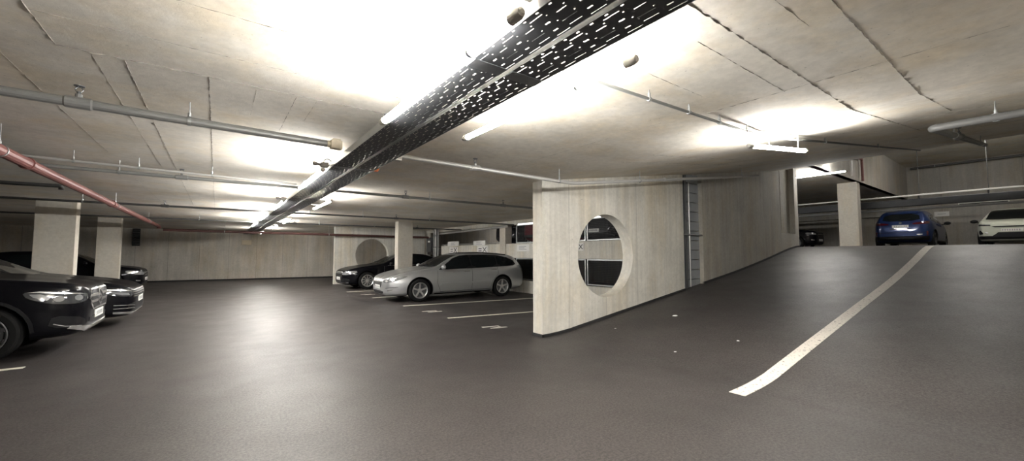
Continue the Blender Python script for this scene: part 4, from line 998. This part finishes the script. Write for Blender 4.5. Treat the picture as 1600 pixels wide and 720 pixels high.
# rearmost black car at the left
c = Car('saloon_car', 'hatch', 'black', 1.83, 'rearmost black car at the left, its nose peeping out past the far pillar', 'car', (-2.17-2.18, 20.8, 0), PI, H=1.5, spokes=5)
windows(c, [('front_window', [(1.45,1.0),(1.9,1.33),(2.15,1.40),(2.4,1.41),(2.4,1.02)]), ('rear_door_window', [(2.46,1.02),(2.46,1.41),(3.2,1.38),(3.35,1.06)])],
        [(1.22,.66),(1.15,.35),(1.14,0),(1.88,0),(1.9,.36),(1.94,.54)])
c.patch('grille', M['trimb'], [(-.36,.70),(.36,.70),(.40,.60),(.34,.52),(-.34,.52),(-.40,.60)], 'front', rnd=1)
c.patch('grille_bar', M['chrome'], c.line([(-.38,.71),(.38,.71)], .014) + c.line([(-.36,.63),(.36,.63)], .012), 'front', off=.014)
c.pair('headlight', M['lens'], [(.48,.63),(.8,.64),(1.15,.73),(1.12,.80),(.8,.765),(.48,.72)], 'front', rnd=1, off=.008)
c.patch('lower_intake', M['trimb'], [(-.5,.31),(.5,.31),(.46,.42),(-.46,.42)], 'front', rnd=1)
c.pair('fog_lamp', M['chrome'], [(.70,.40),(.84,.41),(.84,.45),(.70,.44)], 'front', off=.01)
c.patch('chrome_blade', M['chrome'], [(-.6,.285),(.6,.285),(.6,.305),(-.6,.305)], 'front', off=.012)
c.number_plate(.47, 'front'); c.mirrors(1.5, 1.02)

# blue car at the head of the ramp, tail to the viewer
BX, BY = 23.6 + 2.19, 3.97
c = Car('suv_car', 'hatch', 'blue', 1.93, 'blue hatchback seen from behind at the head of the ramp', 'car', (BX, BY, UP), PI, H=1.68, L=4.38, spokes=5, rim='dark_alloy')
windows(c, [('front_window', [(1.45,1.06),(1.9,1.41),(2.15,1.48),(2.4,1.49),(2.4,1.08)]), ('rear_door_window', [(2.46,1.08),(2.46,1.49),(3.1,1.46),(3.3,1.11)]), ('quarter_window', [(3.36,1.12),(3.2,1.45),(3.6,1.40),(3.72,1.15)])],
        [(1.22,.66),(1.15,.35),(1.14,0),(1.88,0),(1.9,.36),(1.94,.54)], [(-.62,1.16),(.62,1.16),(.53,1.47),(-.53,1.47)])
c.patch('spoiler', C['blue'], [(3.72,.55),(3.72,-.55),(4.02,-.52),(4.02,.52)], 'top', off=.03)
for h in c.pair('tail_light', M['tail'], [(.36,1.00),(.62,.99),(1.02,1.02),(1.06,1.12),(.80,1.12),(.40,1.06)], 'rear', rnd=1, off=.010):
    sg = 1 if h.data.vertices[0].co.y > 0 else -1
    c.patch('light_guide', M['lens'], [(sg*a, b) for a, b in ((.66,1.085),(.86,1.10),(.84,1.075),(.66,1.065))], 'rear', off=.016, parent=h)
c.number_plate(.93, 'rear')
c.patch('plate_recess', M['trimb'], [(-.32,.80),(.32,.80),(.36,.84),(-.36,.84)], 'rear', off=.006)
c.patch('handle_strip', M['chrome'], [(-.22,.825),(.22,.825),(.2,.85),(-.2,.85)], 'rear', off=.012)
c.patch('badge', M['lens'], [(.045*math.cos(a), 1.075+.045*math.sin(a)) for a in np.linspace(0, 2*PI, 14)[:-1]], 'rear', off=.012)
c.patch('rear_wiper', M['trimb'], c.line([(-.02,1.20),(.30,1.24)], .02), 'rear', off=.02)
c.patch('bumper', M['trimb'], [(-.95,.34),(.95,.34),(.98,.50),(.6,.46),(-.6,.46),(-.98,.50)], 'rear', off=.012)
c.patch('bumper_crease', M['trimb'], c.line([(-.9,.66),(.9,.66)], .014), 'rear', off=.004)
c.pair('reflector', M['tail'], [(.80,.52),(.86,.52),(.86,.70),(.80,.70)], 'rear', off=.016)
c.patch('exhaust_tip', M['chrome'], [[(.5,.56),(.66,.56),(.66,.59),(.5,.59)]], 'rear', off=.02)
c.mirrors(1.52, 1.08, M['trimb']); c.handles([(2.28,.97),(3.1,1.0)], C['blue'])
c.pair('sill', M['trimb'], [(.9,.24),(3.2,.25),(3.2,.34),(.9,.33)], 'side', off=.008)

# pale car at the right edge, nose to the viewer
c = Car('suv_car', 'suv', 'white', 1.86, 'pale grey green car facing the ramp at the right edge of the picture', 'car', (24.0+2.3, .98, UP), 0, L=4.6, H=1.66, spokes=5)
windows(c, [('front_window', [(1.5,1.03),(2.0,1.36),(2.28,1.43),(2.55,1.45),(2.55,1.05)]), ('rear_door_window', [(2.62,1.05),(2.62,1.45),(3.4,1.43),(3.6,1.09)])],
        [(1.30,.72),(1.22,.35),(1.21,0),(2.05,0),(2.08,.36),(2.11,.58)])
for h in c.pair('headlight', M['lens_dark'], [(.50,.83),(1.05,.85),(1.15,.90),(1.05,.92),(.5,.875)], 'front', off=.008):
    sg = 1 if h.data.vertices[0].co.y > 0 else -1
    c.patch('light_guide', M['lens'], [(sg*a, b) for a, b in ((.75,.862),(1.02,.87),(1.08,.90),(.98,.90),(.95,.885),(.75,.88))], 'front', off=.014, parent=h)
c.patch('grille_slot', M['trimb'], [(-.42,.77),(.42,.77),(.46,.815),(-.46,.815)], 'front', off=.008)
c.patch('front_mask', M['trimb'], [(-.48,.43),(.48,.43),(.34,.58),(-.34,.58)], 'front', off=.008)
c.pair('fog_recess', M['trimb'], [(.72,.52),(.95,.49),(1.0,.60),(.90,.68),(.80,.62)], 'front', rnd=1, off=.008)
c.pair('fog_lamp', M['chrome'], [(.58,.53),(.68,.54),(.68,.60),(.58,.58)], 'front', off=.012)
c.patch('bumper', M['trimb'], [(-1.1,.32),(1.1,.32),(1.1,.44),(-1.1,.44)], 'front', off=.010)
c.number_plate(.66, 'front'); c.mirrors(1.60, 1.05, M['trimb'])

# dark cars of the upper level
def tail_car(name, label, col, loc, rz, kind='hatch', H=None, plate=True):
    c = Car(name, kind, col, 1.82, label, 'car', loc, rz, H=H, spokes=5)
    if kind == 'hatch':
        windows(c, [('front_window', [(1.45,1.0),(1.9,1.35),(2.15,1.42),(2.4,1.43),(2.4,1.02)]), ('rear_door_window', [(2.46,1.02),(2.46,1.43),(3.2,1.40),(3.35,1.06)])],
            [(1.22,.66),(1.15,.35),(1.14,0),(1.88,0),(1.9,.36),(1.94,.54)], [(-.60,1.12),(.60,1.12),(.52,1.40),(-.52,1.40)])
        c.pair('tail_light', M['tail'], [(.55,.92),(.95,.95),(.98,1.08),(.6,1.02)], 'rear', rnd=1, off=.010)
    else:
        windows(c, [('front_window', [(1.72,.93),(2.25,1.255),(2.46,1.315),(2.75,1.33),(2.75,.955)]), ('rear_door_window', [(2.81,.958),(2.81,1.33),(3.3,1.305),(3.75,1.16),(3.95,1.03),(3.85,.99)])],
            [(1.58,.68),(1.50,.35),(1.49,0),(2.30,0),(2.33,.36),(2.36,.54)], [(-.5,1.07),(.5,1.07),(.42,1.24),(-.42,1.24)])
        c.pair('tail_light', M['tail'], [(.45,.80),(.95,.82),(.98,.93),(.5,.92)], 'rear', rnd=1, off=.010)
    c.pair('reflector', M['lens'], [(.62,.86),(.80,.87),(.80,.90),(.62,.89)], 'rear', off=.018)
    c.patch('bumper', M['trimb'], [(-.9,.36),(.9,.36),(.9,.48),(-.9,.48)], 'rear', off=.010)
    if plate: c.number_plate(.44 if kind == 'sedan' else .50, 'rear')
    c.mirrors(1.5 if kind == 'hatch' else 1.8, 1.02 if kind == 'hatch' else .95)
    return c
tail_car('hatchback_car', 'dark red car standing behind the parapet above the white printed plate', 'red', (9.65+2.18, 11.7, UP), PI, plate=False)
tail_car('hatchback_car', 'black car with a pale number plate seen through the upper half of the round hole', 'anthracite', (9.62+2.18, 8.75, UP), PI)
tail_car('hatchback_car', 'dark car on the upper level glimpsed left of the narrow pale pier', 'anthracite', (10.1+2.18, 14.35, UP), PI)
c = Car('suv_car', 'suv', 'black', 1.84, 'black car on the upper level left of the pillar, half hidden by the ramp wall', 'car', (26.4, 7.6+2.25, UP), PI/2, L=4.5, H=1.64, spokes=5, rim='dark_alloy')
windows(c, [('front_window', [(1.5,1.07),(2.0,1.42),(2.28,1.50),(2.55,1.52),(2.55,1.09)]), ('rear_door_window', [(2.62,1.09),(2.62,1.52),(3.4,1.50),(3.6,1.13)])],
        [(1.30,.70),(1.22,.35),(1.21,0),(2.03,0),(2.06,.36),(2.09,.56)])
c.pair('headlight', M['lens'], [(.55,.77),(.95,.78),(1.12,.84),(1.05,.90),(.6,.86)], 'front', rnd=1, off=.008)
c.patch('grille', M['trimb'], [(-.45,.84),(.45,.84),(.40,.62),(-.40,.62)], 'front', rnd=1); c.patch('grille_bar', M['chrome'], c.line([(-.44,.80),(.44,.80)], .02), 'front', off=.014)
c.pair('fog_lamp', M['chrome'], [(.70,.48),(.86,.49),(.86,.53),(.70,.52)], 'front', off=.01); c.number_plate(.50, 'front'); c.mirrors(1.6, 1.08)
